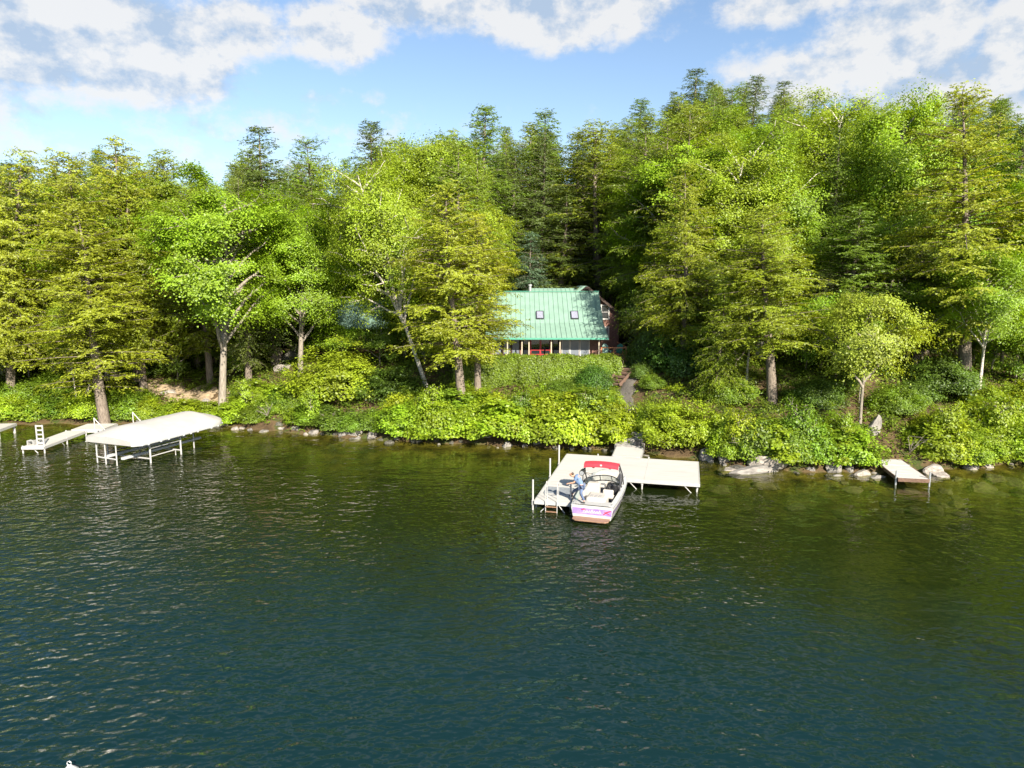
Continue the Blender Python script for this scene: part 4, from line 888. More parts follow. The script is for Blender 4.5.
# side deck with railing and steps
dk = MB(); dx0, dx1 = 7.78 - HX, 10.05 - HX; dy0, dy1 = 61.0 - HY, 66.8 - HY; dz = .42
dk.span((dx0, dy0, dz - .16), (dx1, dy1, dz)); deck = dk.build('deck', M['cedar'], h)
for x, y in ((dx0 + .06, dy0 + .06), ((dx0 + dx1) / 2, dy0 + .06), (dx1 - .06, dy0 + .06), (dx1 - .06, dy0 + 2.0), (dx1 - .06, dy0 + 4.0)):
    MB().span((x - .05, y - .05, -.5), (x + .05, y + .05, dz + .95)).build('railing_post', M['cedar'], deck)
rl = MB()
for z in (.28, .88): rl.span((dx0, dy0 - .02, dz + z), (dx1, dy0 + .02 - .012, dz + z + .09)); rl.span((dx1 - .03, dy0 + .12, dz + z), (dx1 + .005, dy1, dz + z + .09))
rl.build('railing', M['cedar'], deck)
sp = MB()
for i in range(4): sp.span((dx1 - 1.0 + .1 * i, dy0 - .32 - .3 * i, dz - .25 - .2 * i), (dx1 + .05 + .1 * i, dy0 - .02 - .3 * i, dz - .2 - .2 * i))
sp.build('steps', M['cedar'], deck)
def adirondack(name, loc, rz, mat, label):
    o = empty(name, loc, rz, label, 'chair'); m = M[mat]
    s = MB(); s.box((0, .02, .36), (.52, .52, .035), Matrix.Rotation(R_(-10), 3, 'X')); s.build('seat', m, o)
    bk = MB(); rot = Matrix.Rotation(R_(-22), 3, 'X')
    for i in range(5):
        hh = (.72, .82, .86, .82, .72)[i]; bk.box(Vector((-.22 + i * .11, .27, .34)) + rot @ Vector((0, 0, hh / 2)), (.1, .025, hh), rot)
    bk.build('backrest', m, o)
    for sx in (-1, 1):
        MB().box((sx * .34, -.03, .57), (.14, .72, .028)).build('armrest', m, o)
        MB().span((sx * .30 - .02, -.30, 0), (sx * .30 + .02, -.20, .56)).build('leg', m, o)
        MB().beam((sx * .275, -.2, .34), (sx * .275, .52, .04), .03, .1).build('leg', m, o)
adirondack('adirondack_chair', (HX + dx0 + .62, 62.0, HZ + dz), R_(8), 'chair_pale', 'pale green slatted lounge chair on the side deck of the house')
adirondack('adirondack_chair', (HX + dx1 - .62, 62.1, HZ + dz), R_(-30), 'chair_dark', 'dark green slatted lounge chair at the outer end of the side deck')
# old timber steps below the hedge end
o = empty('garden_steps', (8.5, 54.3, T(8.5, 54.3)), R_(-42), 'old brown timber steps on the slope beside the round clipped shrub', 'steps'); z0 = o.location.z
for i in range(5):
    MB().span((-.55, -1.0 + i * .45, -.1 + i * .24), (.55, -.56 + i * .45, .06 + i * .24)).build('tread', M['oldwood'], o)
for sx in (-.62, .62): MB().beam((sx, -1.1, -.02), (sx, 1.2, 1.15), .08, .22).build('stringer', M['oldwood'], o)
# ------------------------------------------------------------------ the small cabin among the trees
cx, cyy, cz = -15.6, 68.6, T(-15.6, 67) + .1
c = empty('cabin', (cx, cyy, cz), 0, 'small brown cabin with pale green roof and a railed deck, half hidden by trees', 'cabin')
W2 = 3.2; hz = 7.0 - cz; rz_ = 9.3 - cz
MB().span((-W2, 0, -.3), (W2, .2, hz + .1)).prism([(.2, -.3), (6.4, -.3), (6.4, hz), (3.2, rz_ - .15), (.2, hz)], 'x', -W2, -W2 + .2).prism([(.2, -.3), (6.4, -.3), (6.4, hz), (3.2, rz_ - .15), (.2, hz)], 'x', W2 - .2, W2).build('wall', M['siding'], c)
r = MB(); slope_roof(r, -W2 - .4, W2 + .4, (-.9, hz - .35), (3.2, rz_), .1); slope_roof(r, -W2 - .4, W2 + .4, (7.2, hz - .4), (3.205, rz_ - .004), .1); r.build('roof', M['roof'], c)
for a in (-2.6, 1.2): window(c, a, a + 1.2, .9, 2.0, 0, 'glass', 'trim_white', (1, 0))
d = MB().span((-.5, -.04, .1), (.4, -.005, 2.05)).build('door', M['siding_dark'], c); MB().tube([(.28, -.07, 1.0), (.28, -.07, 1.15)], .02, 6).build('handle', M['galv'], d)
dk = MB().span((-W2, -2.6, -.15), (W2 + .4, -.02, .04)).build('deck', M['brown_rail'], c)
for x in (-W2 + .05, -1.5, .2, 1.9, W2 + .33): MB().span((x - .06, -2.6, -1.5), (x + .06, -2.48, 1.05)).build('railing_post', M['brown_rail'], dk)
rl = MB()
for z in (.45, .92): rl.span((-W2, -2.63, z), (W2 + .4, -2.605, z + .14))
rl.build('railing', M['brown_rail'], dk)
# ------------------------------------------------------------------ large T-shaped dock
O1 = Vector((1.14, 33.36, 0)); TH = R_(-14)
def W1(x, y, z=0): return Vector((O1.x + x * math.cos(TH) - y * math.sin(TH), O1.y + x * math.sin(TH) + y * math.cos(TH), z))
DZ = .55
dock = empty('dock', O1, TH, 'large white T-shaped dock standing on pipe legs, with the motorboat moored at it', 'dock')
def panel(x0, x1, y0, y1, along='y', z=DZ, mat='deck_white', parent=dock, wdt=.185):
    mb = MB(); g = .007
    if along == 'x':
        n = max(1, round((y1 - y0) / wdt)); s = (y1 - y0) / n
        for i in range(n): mb.span((x0 + .004, y0 + i * s + g + (.012 if i == 0 else 0), z - .035), (x1 - .004, y0 + (i + 1) * s - g, z))
    else:
        n = max(1, round((x1 - x0) / wdt)); s = (x1 - x0) / n
        for i in range(n): mb.span((x0 + i * s + g, y0 + .004, z - .035), (x0 + (i + 1) * s - g, y1 - .004, z))
    mb.span((x0 + .03, y0 + .03, z - .07), (x1 - .03, y1 - .03, z - .037))
    return mb.build('deck_panel', M[mat], parent)
for y0, y1 in ((0, 2.45), (2.45, 4.9)): panel(0, 1.75, y0, y1, 'x')
for x0, x1 in ((0, 1.75), (1.75, 5.0), (5.0, 7.9)):
    panel(x0, x1, 4.9, 7.25, 'x'); panel(x0, x1, 7.25, 9.6, 'x')
fr = MB()
def skirt(x0, y0, x1, y1): fr.beam((x0, y0, DZ - .10), (x1, y1, DZ - .10), .05, .17)
skirt(-.03, -.03, -.03, 9.63); skirt(-.03, -.03, 1.78, -.03); skirt(1.78, -.03, 1.78, 4.87); skirt(1.78, 4.87, 7.93, 4.87); skirt(7.93, 4.87, 7.93, 9.63); skirt(-.03, 9.63, 7.93, 9.63)
skirt(.0, 7.25, 7.9, 7.25); fr.build('frame', M['white_alu'], dock)
def leg(x, y, top, parent=dock, r=.045, pos=W1, mat='white_alu', bottom=None):
    p = pos(x, y); g = T(p.x, p.y) - .1
    mb = MB().tube([(x, y, g), (x, y, top)], r, 8); mb.tube([(x, y, DZ - .3), (x, y, DZ - .05)], r * 1.5, 8)
    return mb.build('leg', M[mat], parent)
for x, y, tp in ((-.14, .12, 1.55), (-.14, 4.6, 1.5), (-.14, 7.4, 1.6), (1.66, .70, 1.4), (4.9, 4.95, .4), (7.8, 5.1, .4), (7.8, 9.3, .4), (1.9, 9.72, .62), (5.0, 9.72, .62), (1.0, 2.4, .4), (2.05, 5.0, .4)): leg(x, y, tp)
br = MB()
for a, b in (((4.9, 4.9, -.3), (4.2, 4.9, .4)), ((7.8, 4.9, -.3), (7.1, 4.9, .4)), ((.0, .0, -.3), (.7, .0, .4)), ((1.72, .0, -.3), (1.15, .0, .4)), ((-.05, .1, -.3), (-.05, .9, .4)), ((7.85, 5.1, -.3), (7.85, 6.0, .4))): br.tube([a, b], .025, 6)
br.build('brace', M['white_alu'], dock)
lad = MB()
for x in (.55, 1.12): lad.tube([(x, .32, DZ), (x, .28, DZ + .75), (x, .12, DZ + .95), (x, -.08, DZ + .8), (x, -.12, DZ), (x, -.12, -.75)], .022, 8)
lo = lad.build('ladder', M['white_alu'], dock)
for z in (.3, .05, -.2, -.45): MB().span((.55, -.16, z - .02), (1.12, -.07, z + .02)).build('rung', M['teak'], lo)
# gangway and stone landing
panel(2.8, 4.5, 9.72, 12.2, 'x', DZ + .02, 'deck_white'); MB().beam((2.77, 9.7, DZ - .1), (2.77, 12.2, DZ - .1), .05, .16).beam((4.53, 9.7, DZ - .1), (4.53, 12.2, DZ - .1), .05, .16).build('gangway_rail', M['white_alu'], dock)
p = W1(3.6, 13.4); ln = empty('stone_landing', (p.x, p.y, 0), TH, 'grey stone slab steps between the dock gangway and the gravel path', 'steps')
for i, (yy, ww, z) in enumerate(((-.55, 1.9, .62), (.45, 1.8, .85), (1.5, 1.7, 1.1))):
    MB().prism([(-ww / 2, -.5 + .06), (-ww / 2 + .15, -.55), (ww / 2 - .1, -.5), (ww / 2, .45), (.1, .55), (-ww / 2 + .05, .5)], 'z', 0, 1).build('slab', M['stone'], ln).matrix_local = Matrix.Translation((0, yy, z - .6)) @ Matrix.Diagonal((1, 1, .6, 1))
q = W1(4.15, 12.6); o = empty('crate', (q.x, q.y, .63), TH, 'small dark open crate on the stone slab steps by the gangway', 'crate')
MB().span((-.22, -.17, 0), (.22, .17, .03)).build('base', M['black'], o)
mb = MB(); [mb.span(a, b) for a, b in (((-.22, -.17, .03), (.22, -.14, .3)), ((-.22, .14, .03), (.22, .17, .3)), ((-.22, -.14, .03), (-.19, .14, .3)), ((.19, -.14, .03), (.22, .14, .3)))]; mb.build('side', M['black'], o)
# grey swim mat on the dock
q = W1(.86, 1.75); o = empty('rubber_mat', (q.x, q.y, DZ + .004), TH, 'grey rubber mat lying on the outer end of the large dock', 'mat')
MB().span((-.70, -.5, 0), (.74, .6, .03)).build('mat', M['rubber'], o, bevel=.01)
# ------------------------------------------------------------------ motorboat
b0 = W1(2.92, -.8); boat = empty('motorboat', (b0.x, b0.y, .0), TH + R_(-3.5), 'white and purple ski boat with a red canopy moored at the large dock', 'boat')
def BMv(x, y, z): return Matrix.Translation((b0.x, b0.y, 0)) @ Matrix.Rotation(TH + R_(-3.5), 4, 'Z') @ Vector((x, y, z))
ST = [(0.0, .98, .74, .90, .10, -.28), (.9, 1.04, .75, .95, .10, -.30), (2.0, 1.08, .77, .97, .10, -.30), (3.2, 1.08, .81, .95, .12, -.28), (4.2, 1.02, .88, .82, .18, -.18), (4.9, .88, .95, .58, .30, -.02), (5.4, .66, 1.0, .36, .45, .2), (5.68, .38, 1.03, .17, .65, .5), (5.82, .10, 1.04, .05, .85, .8)]
hull = MB()
rings = [[(-sb, y, sz), (-(sb * .97 + cb * .03) - .02, y, sz - .16), (-cb, y, czz), (0, y, kz), (cb, y, czz), (sb * .97 + cb * .03 + .02, y, sz - .16), (sb, y, sz)] for y, sb, sz, cb, czz, kz in ST]
hull.loft(rings); hull.add(rings[0], [tuple(range(7))]); hull.add(rings[-1], [tuple(range(7))[::-1]])
hull.build('hull', M['hull'], boat)
def inner(y):
    ys = [q[0] for q in ST]; sb = np.interp(y, ys, [q[1] for q in ST]); sz = np.interp(y, ys, [q[2] for q in ST]); return float(sb), float(sz)
dkm = MB(); yi = np.linspace(0, 5.8, 30); L_, R2 = [], []
def wdt(y): return .2 if y < 4.6 else .2 + (y - 4.6) * .04
for sg in (-1, 1):
    ra, rb = [], []
    for y in yi:
        sb, sz = inner(y); ra.append((sg * (sb + .015), y, sz)); rb.append((sg * max(.0, sb - wdt(y)), y, sz + .035))
    dkm.loft([ra, rb])
Y0, Y1 = .62, 5.25
a0, z0_ = inner(.0); a1, z1_ = inner(Y0)
dkm.add([(-a0 + .2, 0, z0_ + .035), (a0 - .2, 0, z0_ + .035), (a1 - .2, Y0, z1_ + .035), (-a1 + .2, Y0, z1_ + .035)], [(0, 1, 2, 3)])
ys2 = [q for q in np.linspace(Y1, 5.8, 7)]
for i in range(6):
    (s0, q0), (s1, q1) = inner(ys2[i]), inner(ys2[i + 1]); u0, u1 = max(0, s0 - wdt(ys2[i])), max(0, s1 - wdt(ys2[i + 1]))
    dkm.add([(-u0, ys2[i], q0 + .035), (u0, ys2[i], q0 + .035), (u1, ys2[i + 1], q1 + .035), (-u1, ys2[i + 1], q1 + .035)], [(0, 1, 2, 3)])
dkm.build('deck', M['hull'], boat, face=lambda f: f.normal.z)
ck = MB(); yc = np.linspace(Y0, Y1, 14)
for sg in (-1, 1): ck.loft([[(sg * (inner(y)[0] - wdt(y)), y, inner(y)[1] + .034) for y in yc], [(sg * (inner(y)[0] - wdt(y) - .05), y, .3) for y in yc]])
for y in (Y0, Y1): s_, z_ = inner(y); u = s_ - wdt(y); ck.add([(-u, y, z_ + .034), (u, y, z_ + .034), (u - .05, y, .3), (-u + .05, y, .3)], [(0, 1, 2, 3)])
ck.build('coaming', M['vinyl'], boat, face=lambda f: -f.normal.x * (1 if f.calc_center_median().x > 0 else -1))
fl = MB(); L1 = [(-(inner(y)[0] - wdt(y) - .05), y, .3) for y in yc]; L2 = [(inner(y)[0] - wdt(y) - .05, y, .3) for y in yc]; fl.loft([L1, L2]); fl.build('floor', M['carpet'], boat, face=lambda f: f.normal.z)
# engine cover with pads
eb = MB().box((.02, 1.25, .60), (.98, 1.05, .60)).build('engine_cover', M['vinyl'], boat, bevel=.12)
for i in range(3): MB().box((-.2 + i * .2, 1.05, .908), (.13, .34, .02)).build('vent', M['carpet'], eb)
MB().box((.02, .735, .40), (.9, .04, .06)).build('trim', M['purple'], eb)
MB().box((-.28, 1.80, .60), (.55, .06, .12)).build('trim', M['redtrim'], eb)
# seats
def seat(name, x0, x1, y0, y1, z1, back=None):
    o = MB().span((x0, y0, .3), (x1, y1, z1)).build(name, M['vinyl'], boat, bevel=.05)
    if back: MB().span(*back).build('backrest', M['vinyl'], o, bevel=.04)
    return o
seat('bench_seat', -.84, -.36, 1.85, 3.1, .58, ((-.86, 1.85, .56), (-.72, 3.1, .86)))
seat('bench_seat', -.80, .80, .66, .78, .60)
dr = MB().tube([(.46, 2.1, .3), (.46, 2.1, .52)], .09, 8).build('driver_seat', M['darkmetal'], boat)
MB().span((.22, 1.85, .52), (.70, 2.32, .66)).build('cushion', M['vinyl'], dr, bevel=.05); MB().span((.20, 1.72, .60), (.72, 1.86, 1.05)).build('backrest', M['vinyl'], dr, bevel=.05)
seat('bow_seat', -.62, -.1, 3.9, 5.1, .6); seat('bow_seat', .1, .62, 3.9, 5.1, .6)
con = MB().span((.18, 2.95, .3), (.84, 3.4, .98)).build('console', M['black'], boat, bevel=.06)
MB().tube([Vector((.48, 2.80, .95)) + Vector((.17 * math.cos(a), .06 * math.sin(a), .15 * math.sin(a))) for a in np.linspace(0, 6.283, 15)], .017, 6).build('steering_wheel', M['black'], con)
MB().span((-.84, 2.98, .3), (-.2, 3.4, .95)).build('console', M['vinyl'], boat, bevel=.06)
# windshield: raked, wraps round both consoles
ws = MB(); wsf = MB(); base, top = [], []
for a in np.linspace(-1, 1, 13):
    sb, sz = inner(3.3); bx_ = a * (sb - .13); by = 4.0 - .95 * abs(a) ** 2.4; base.append(Vector((bx_, by, sz + .05))); top.append(Vector((bx_ * .93, by - .34, sz + .42)))
ws.loft([base, top]); wo_ = ws.build('windshield', M['shield'], boat)
wsf.tube(base, .03, 6).tube(top, .028, 6)
for i in (0, 4, 8, 12): wsf.tube([base[i], top[i]], .024, 6)
wsf.build('frame', M['darkmetal'], wo_)
# tower and red canopy
tw = MB()
for sg in (-1, 1):
    tw.tube([(sg * .95, 3.55, .88), (sg * .96, 3.0, 1.55), (sg * .88, 2.55, 2.1), (sg * .8, 2.4, 2.14)], .035, 8); tw.tube([(sg * .95, 2.3, .86), (sg * .95, 2.45, 1.5), (sg * .88, 2.5, 2.0)], .03, 8)
tw.tube([(-.8, 2.4, 2.14), (.8, 2.4, 2.14)], .035, 8).tube([(-.80, 2.9, 2.10), (.80, 2.9, 2.10)], .025, 8)
for sg in (-1, 1): tw.tube([(sg * .8, 2.4, 2.14), (sg * .8, 2.9, 2.10)], .025, 8)
to = tw.build('tower', M['darkmetal'], boat)
cn = MB(); rg = []
for y, dz_ in ((2.20, -.12), (2.24, .0), (2.38, .05), (2.55, .05), (2.72, .03), (2.8, -.03)): rg.append([(a * .87, y, 2.14 + dz_ + .06 * (1 - a * a)) for a in np.linspace(-1, 1, 9)])
cn.loft(rg); cn.loft([[(q[0], q[1], q[2] - .05) for q in r] for r in rg]); co = cn.build('canopy', M['redcanvas'], to)
MB().box((0, 2.205, 2.14), (.10, .012, .08)).build('emblem', M['trim_white'], co)
for sg in (-1, 1):
    MB().tube([(sg * .42 + .02, 2.3, 2.03), (sg * .42 + .02, 2.55, 2.03)], .09, 12).build('speaker', M['black'], to)
sp_ = MB().tube([(-1.0, 2.75, 1.62), (-1.0, 2.35, 1.62)], .14, 12).build('board_rack', M['black'], to); MB().tube([(-1.0, 2.347, 1.62), (-1.0, 2.33, 1.62)], .11, 12).build('face', M['galv'], sp_)
for nm, a, b2, lb in (('mooring_rope', BMv(-1.0, .35, .78), W1(1.6, 1.6, DZ + .03), 'short pale mooring rope from the boat stern to the dock'), ('mooring_rope', BMv(-.75, 5.1, .98), W1(1.7, 5.6, DZ + .03), 'pale mooring rope from the boat bow to the dock')):
    o = empty(nm, b2, 0, lb, 'rope'); v = a - b2; mid = v * .5 - Vector((0, 0, .12))
    MB().tube([(0, 0, 0), mid * .6, mid, mid + (v - mid) * .5, v], .016, 6).build('line', M['trim_tan'], o); MB().box((0, 0, .02), (.22, .05, .05)).build('cleat', M['galv'], o)
for sg in (-1, 1):
    for y in (.3, 4.6): MB().box((sg * (inner(y)[0] - .1), y, inner(y)[1] + .055), (.04, .16, .035)).build('cleat', M['galv'], boat)
# transom artwork, rub rail and swim platform
pa = MB(); pa.add([(-.95, -.004, .60), (.95, -.004, .60), (.93, -.012, .30), (-.93, -.012, .30)], [(0, 1, 2, 3)]); pa.add([(-.95, .0, .60), (.95, .0, .60), (.93, .0, .30), (-.93, .0, .30)], [(3, 2, 1, 0)]); po = pa.build('transom_graphic', M['purple'], boat)
sw = MB()
random.seed(4)
def stroke(pts, w_, y=-.018):
    for i in range(len(pts) - 1): sw.beam((pts[i][0], y, pts[i][1]), (pts[i + 1][0], y, pts[i + 1][1]), .006, w_)
x = -.40
lt = []
for i in range(7): lt += [(x + i * .12, .42), (x + .05 + i * .12, .50 if i % 3 else .55), (x + .09 + i * .12, .42)]
stroke(lt, .03); stroke([(-.46, .385), (.46, .40)], .02); sw.build('script', M['trim_white'], po)
sw = MB(); stroke([(-.5, .52), (-.38, .56), (-.3, .5)], .045); stroke([(.55, .36), (.72, .5), (.9, .56)], .05); stroke([(.6, .5), (.85, .38)], .03); sw.build('flash', M['redtrim'], po)
for sg in (-1, 1):
    g = MB(); u = np.linspace(.05, 4.6, 14)
    def side(y, f):
        ys = [q[0] for q in ST]; sb, sz, cb, czz = [float(np.interp(y, ys, [q[k] for q in ST])) for k in (1, 2, 3, 4)]
        a, b = sb * .97 + cb * .03 + .02, sz - .16; return (sg * (a + (cb - a) * f + .006), y, b + (czz - b) * f)
    g.loft([[side(y, .12) for y in u], [side(y, .45 - .25 * (y / 5)) for y in u]]); g.build('side_stripe', M['purple'], boat)
    MB().tube([(sg * (inner(y)[0] + .025), y, inner(y)[1] - .03) for y in np.linspace(0, 5.6, 20)], .02, 6).build('rub_rail', M['galv'], boat)
MB().prism([(-.88, 0), (.88, 0), (.86, -.42), (.70, -.56), (-.70, -.56), (-.86, -.42)], 'z', .13, .18).build('swim_platform', M['teak'], boat, bevel=.01)
fn = MB().tube([(-1.12, 3.4, .25), (-1.12, 3.4, .32), (-1.12, 3.4, .72), (-1.12, 3.4, .8)], [.04, .1, .1, .03], 10); o = fn.build('fender', M['trim_white'], boat, True)
# ------------------------------------------------------------------ person stepping from the boat to the dock
def skin(name, pts, edges, rad, mat, parent, sub=2):
    me = bpy.data.meshes.new(name); me.from_pydata([tuple(p) for p in pts], edges, []); o = link_mesh(name, me)
    m = o.modifiers.new('s', 'SKIN'); m.use_smooth_shade = True; o.modifiers.new('u', 'SUBSURF').render_levels = sub; o.modifiers['u'].levels = sub
    for i, r in enumerate(rad):
        v = me.skin_vertices[0].data[i]; v.radius = (r, r) if not hasattr(r, '__len__') else r; v.use_root = i == 0
    bpy.context.view_layer.update(); ev = o.evaluated_get(bpy.context.evaluated_depsgraph_get()); nm = bpy.data.meshes.new_from_object(ev)
    bpy.data.objects.remove(o); nm.materials.clear(); nm.materials.append(mat); nm.polygons.foreach_set('use_smooth', [True] * len(nm.polygons)); nm.name = name
    return link_mesh(name, nm, parent)
BM = Matrix.Translation((b0.x, b0.y, 0)) @ Matrix.Rotation(TH + R_(-3.5), 4, 'Z')
fr_ = BM @ Vector((-.40, .10, .83)); fl_ = W1(1.68, 1.0, DZ + .05)      # right foot on the boat, left foot on the dock
pe = empty('person', fr_ - Vector((0, 0, .05)), 0, 'person in blue-grey T-shirt and jeans stepping from the motorboat to the dock', 'person')
O = pe.location
def q(v): return Vector(v) - O
fw = Vector((-.80, .25, 0)).normalized(); sd = Vector((-fw.y, fw.x, 0))      # faces the dock; sd = his left
pel = fr_ * .62 + fl_ * .38; pel = Vector((pel.x, pel.y, fr_.z + .62)) - fw * .12
che = pel + fw * .26 + Vector((0, 0, .36)); nk = pel + fw * .38 + Vector((0, 0, .46)); hd = pel + fw * .52 + Vector((0, 0, .53))
hipR, hipL = pel - sd * .09 - Vector((0, 0, .04)), pel + sd * .09 - Vector((0, 0, .04))
def knee(hp, ft, out): return (hp + ft) / 2 + fw * .13 + sd * out + Vector((0, 0, .03))
kR, kL = knee(hipR, fr_, -.02), knee(hipL, fl_, .02)
shR, shL = che - sd * .19 + Vector((0, 0, .10)), che + sd * .19 + Vector((0, 0, .10))
pole = W1(1.66, .70, 1.28)
eL = shL + fw * .10 + Vector((0, 0, -.27)); wL = eL + fw * .23 + Vector((0, 0, -.06)); eR = shR + fw * .06 + Vector((0, 0, -.28)); wR = eR + (pole - eR).normalized() * .25
pts = [pel, che, nk, hd - fw * .01 - Vector((0, 0, .07)), hd, hd + Vector((0, 0, .10)), shL, eL, wL, wL + (wL - eL).normalized() * .09, shR, eR, wR, wR + (wR - eR).normalized() * .09, hipL, kL, fl_ + Vector((0, 0, .05)), hipR, kR, fr_ + Vector((0, 0, .05)), hd + fw * .085 - Vector((0, 0, .015)), ]
ed = [(0, 1), (1, 2), (2, 3), (3, 4), (4, 5), (1, 6), (6, 7), (7, 8), (8, 9), (1, 10), (10, 11), (11, 12), (12, 13), (0, 14), (14, 15), (15, 16), (0, 17), (17, 18), (18, 19), (4, 20)]
rd = [.13, .14, .06, .058, .095, .075, .06, .042, .03, .034, .06, .042, .03, .034, .09, .06, .04, .09, .06, .04, .03]
bd = skin('body', [q(v) for v in pts], ed, rd, M['skin'], pe)
def hand(wr, el_, grip):
    d = (wr - el_).normalized(); palm = wr + d * .06; s = d.cross(Vector((0, 0, 1))).normalized(); up = s.cross(d); bm = bmesh.new()
    for k in range(5):
        if k == 4: ps = [palm - d * .02, palm - s * .05 + d * .015, palm - s * .06 + d * .05 - up * .02]
        else:
            o_ = (k - 1.5) * .021; L_ = (.075, .085, .08, .062)[k]; ps = [palm + s * o_ + d * .02, palm + s * o_ + d * (.03 + L_ * .5), palm + s * o_ + d * (.03 + L_ * .8) - up * .035 * grip]
        t = skin('f', [q(v) for v in ps], [(0, 1), (1, 2)], [.0115, .010, .0085], M['skin'], pe, 1); bm.from_mesh(t.data); me_ = t.data; bpy.data.objects.remove(t); bpy.data.meshes.remove(me_)
    return bm
bmj = bmesh.new(); bmj.from_mesh(bd.data)
for wr, el_, g in ((wL, eL, .5), (wR, eR, 1.0)):
    hb = hand(wr, el_, g); tm = bpy.data.meshes.new('t'); hb.to_mesh(tm); hb.free(); bmj.from_mesh(tm); bpy.data.meshes.remove(tm)
# eyes-nose-mouth relief and ears
for off, sc in ((fw * .098 + sd * .035 + Vector((0, 0, .012)), .012), (fw * .098 - sd * .035 + Vector((0, 0, .012)), .012), (fw * .118 - Vector((0, 0, .02)), .016), (fw * .10 - Vector((0, 0, .055)), .018), (sd * .092, .022), (-sd * .092, .022)):
    bmesh.ops.create_uvsphere(bmj, u_segments=8, v_segments=6, radius=sc, matrix=Matrix.Translation(q(hd + off)))
bmj.to_mesh(bd.data); bmj.free(); bd.data.polygons.foreach_set('use_smooth', [True] * len(bd.data.polygons))
up_ = (nk - pel).normalized()
skin('shirt', [q(v) for v in (pel + up_ * .0, che, nk - up_ * .03, shL, (shL + eL) / 2 + (eL - shL) * .2, shR, (shR + eR) / 2 + (eR - shR) * .2)], [(0, 1), (1, 2), (1, 3), (3, 4), (1, 5), (5, 6)], [.155, .165, .075, .085, .07, .085, .07], M['shirt'], pe)
skin('jeans', [q(v) for v in (pel - up_ * .02, hipL, kL, fl_ + Vector((0, 0, .10)), hipR, kR, fr_ + Vector((0, 0, .10)))], [(0, 1), (1, 2), (2, 3), (0, 4), (4, 5), (5, 6)], [.14, .108, .078, .06, .108, .078, .06], M['jeans'], pe)
for ft in (fl_, fr_): skin('shoe', [q(v) for v in (ft - fw * .06 + Vector((0, 0, .0)), ft + fw * .06, ft + fw * .17 - Vector((0, 0, .01)))], [(0, 1), (1, 2)], [(.045, .045), (.05, .045), (.04, .032)], M['shoe'], pe)
skin('hair', [q(v) for v in (hd + Vector((0, 0, .075)) + fw * .02, hd + Vector((0, 0, .03)) - fw * .06, hd - Vector((0, 0, .03)) - fw * .06)], [(0, 1), (1, 2)], [.088, .09, .06], M['hair'], pe)
# ------------------------------------------------------------------ boat lift with white canopy
LO = Vector((-24.75, 41.9, 0)); LT = math.atan2(-.35, .937)
lift = empty('boat_lift', LO, LT, 'boat lift with long white vinyl canopy on white legs', 'boat lift')
def W2_(x, y, z=0): return Vector((LO.x + x * math.cos(LT) - y * math.sin(LT), LO.y + x * math.sin(LT) + y * math.cos(LT), z))
cn = MB(); LL, HWd, ZB = 8.3, 2.35, 1.62
def outline(f):                            # half width along the length, squared front and round far end
    return HWd * min(1, (1 - max(0, (f - .72) / .28) ** 2.2) ** .5 if f < 1 else 0) * min(1, .80 + f * 4)
fs = np.concatenate([np.linspace(0, .1, 5), np.linspace(.14, .72, 9), np.linspace(.76, .995, 12)]); rg = []; edge = []
for f in fs:
    hw_ = max(.05, outline(f)); cr_ = .60 * min(1, .25 + f * 5) * min(1, (1.02 - f) * 4.5) + .02; sag = .03 * math.sin(f * LL * 4.2)
    r = [(a * hw_, f * LL, ZB + cr_ * (1 - abs(a) ** 1.7) + sag * (1 - abs(a)) * .5) for a in np.linspace(-1, 1, 15)]
    r = [(r[0][0], r[0][1], ZB - .26)] + r + [(r[-1][0], r[-1][1], ZB - .26)]; rg.append(r)
cn.loft(rg); cn.add(rg[0], [tuple(range(len(rg[0])))]); cv = cn.build('canopy', M['canvas'], lift, True)
ef = MB().tube([(r[0][0], r[0][1], ZB - .26) for r in rg], .03, 6).tube([(r[-1][0], r[-1][1], ZB - .26) for r in rg], .03, 6); ef.build('canopy_frame', M['galv'], lift)
for f in np.linspace(.12, .9, 9):
    k = int(np.argmin(abs(fs - f)))
    MB().box((rg[k][-1][0] + .01, rg[k][-1][1], ZB - .27), (.05, .12, .09)).build('strap', M['canvas_grey'], cv)
def lleg(x, y, top, r=.055):
    p_ = W2_(x, y); return MB().tube([(x, y, T(p_.x, p_.y) - .05), (x, y, top)], r, 8).build('leg', M['white_alu'], lift)
for x in (-1.7, 1.9):
    for y in (1.3, 3.7): lleg(x, y, ZB - .1)
for x, y in ((-1.35, .25), (.45, .12), (1.3, 5.4), (-.5, .15)): lleg(x, y, ZB - .15, .04)
ra = MB()
for x in (-1.7, 1.9): ra.tube([(x, 1.3, .95), (x, 3.7, .95)], .045, 8); ra.tube([(x, 1.3, .42), (x, 3.25, .42), (x, 3.25, .05)], .035, 8)
ra.tube([(-1.35, .25, .38), (.45, .12, .38)], .05, 6); ra.tube([(-1.7, 1.3, .28), (1.9, 1.3, .28)], .05, 6); ra.tube([(-1.7, 3.7, .28), (1.9, 3.7, .28)], .05, 6)
ra.build('rail', M['white_alu'], lift)
bu = MB(); bu.beam((-.7, .3, .42), (-.7, 6.6, .42), .2, .14).beam((.7, .3, .42), (.7, 6.6, .42), .2, .14); bu.build('bunk', M['canvas_grey'], lift)
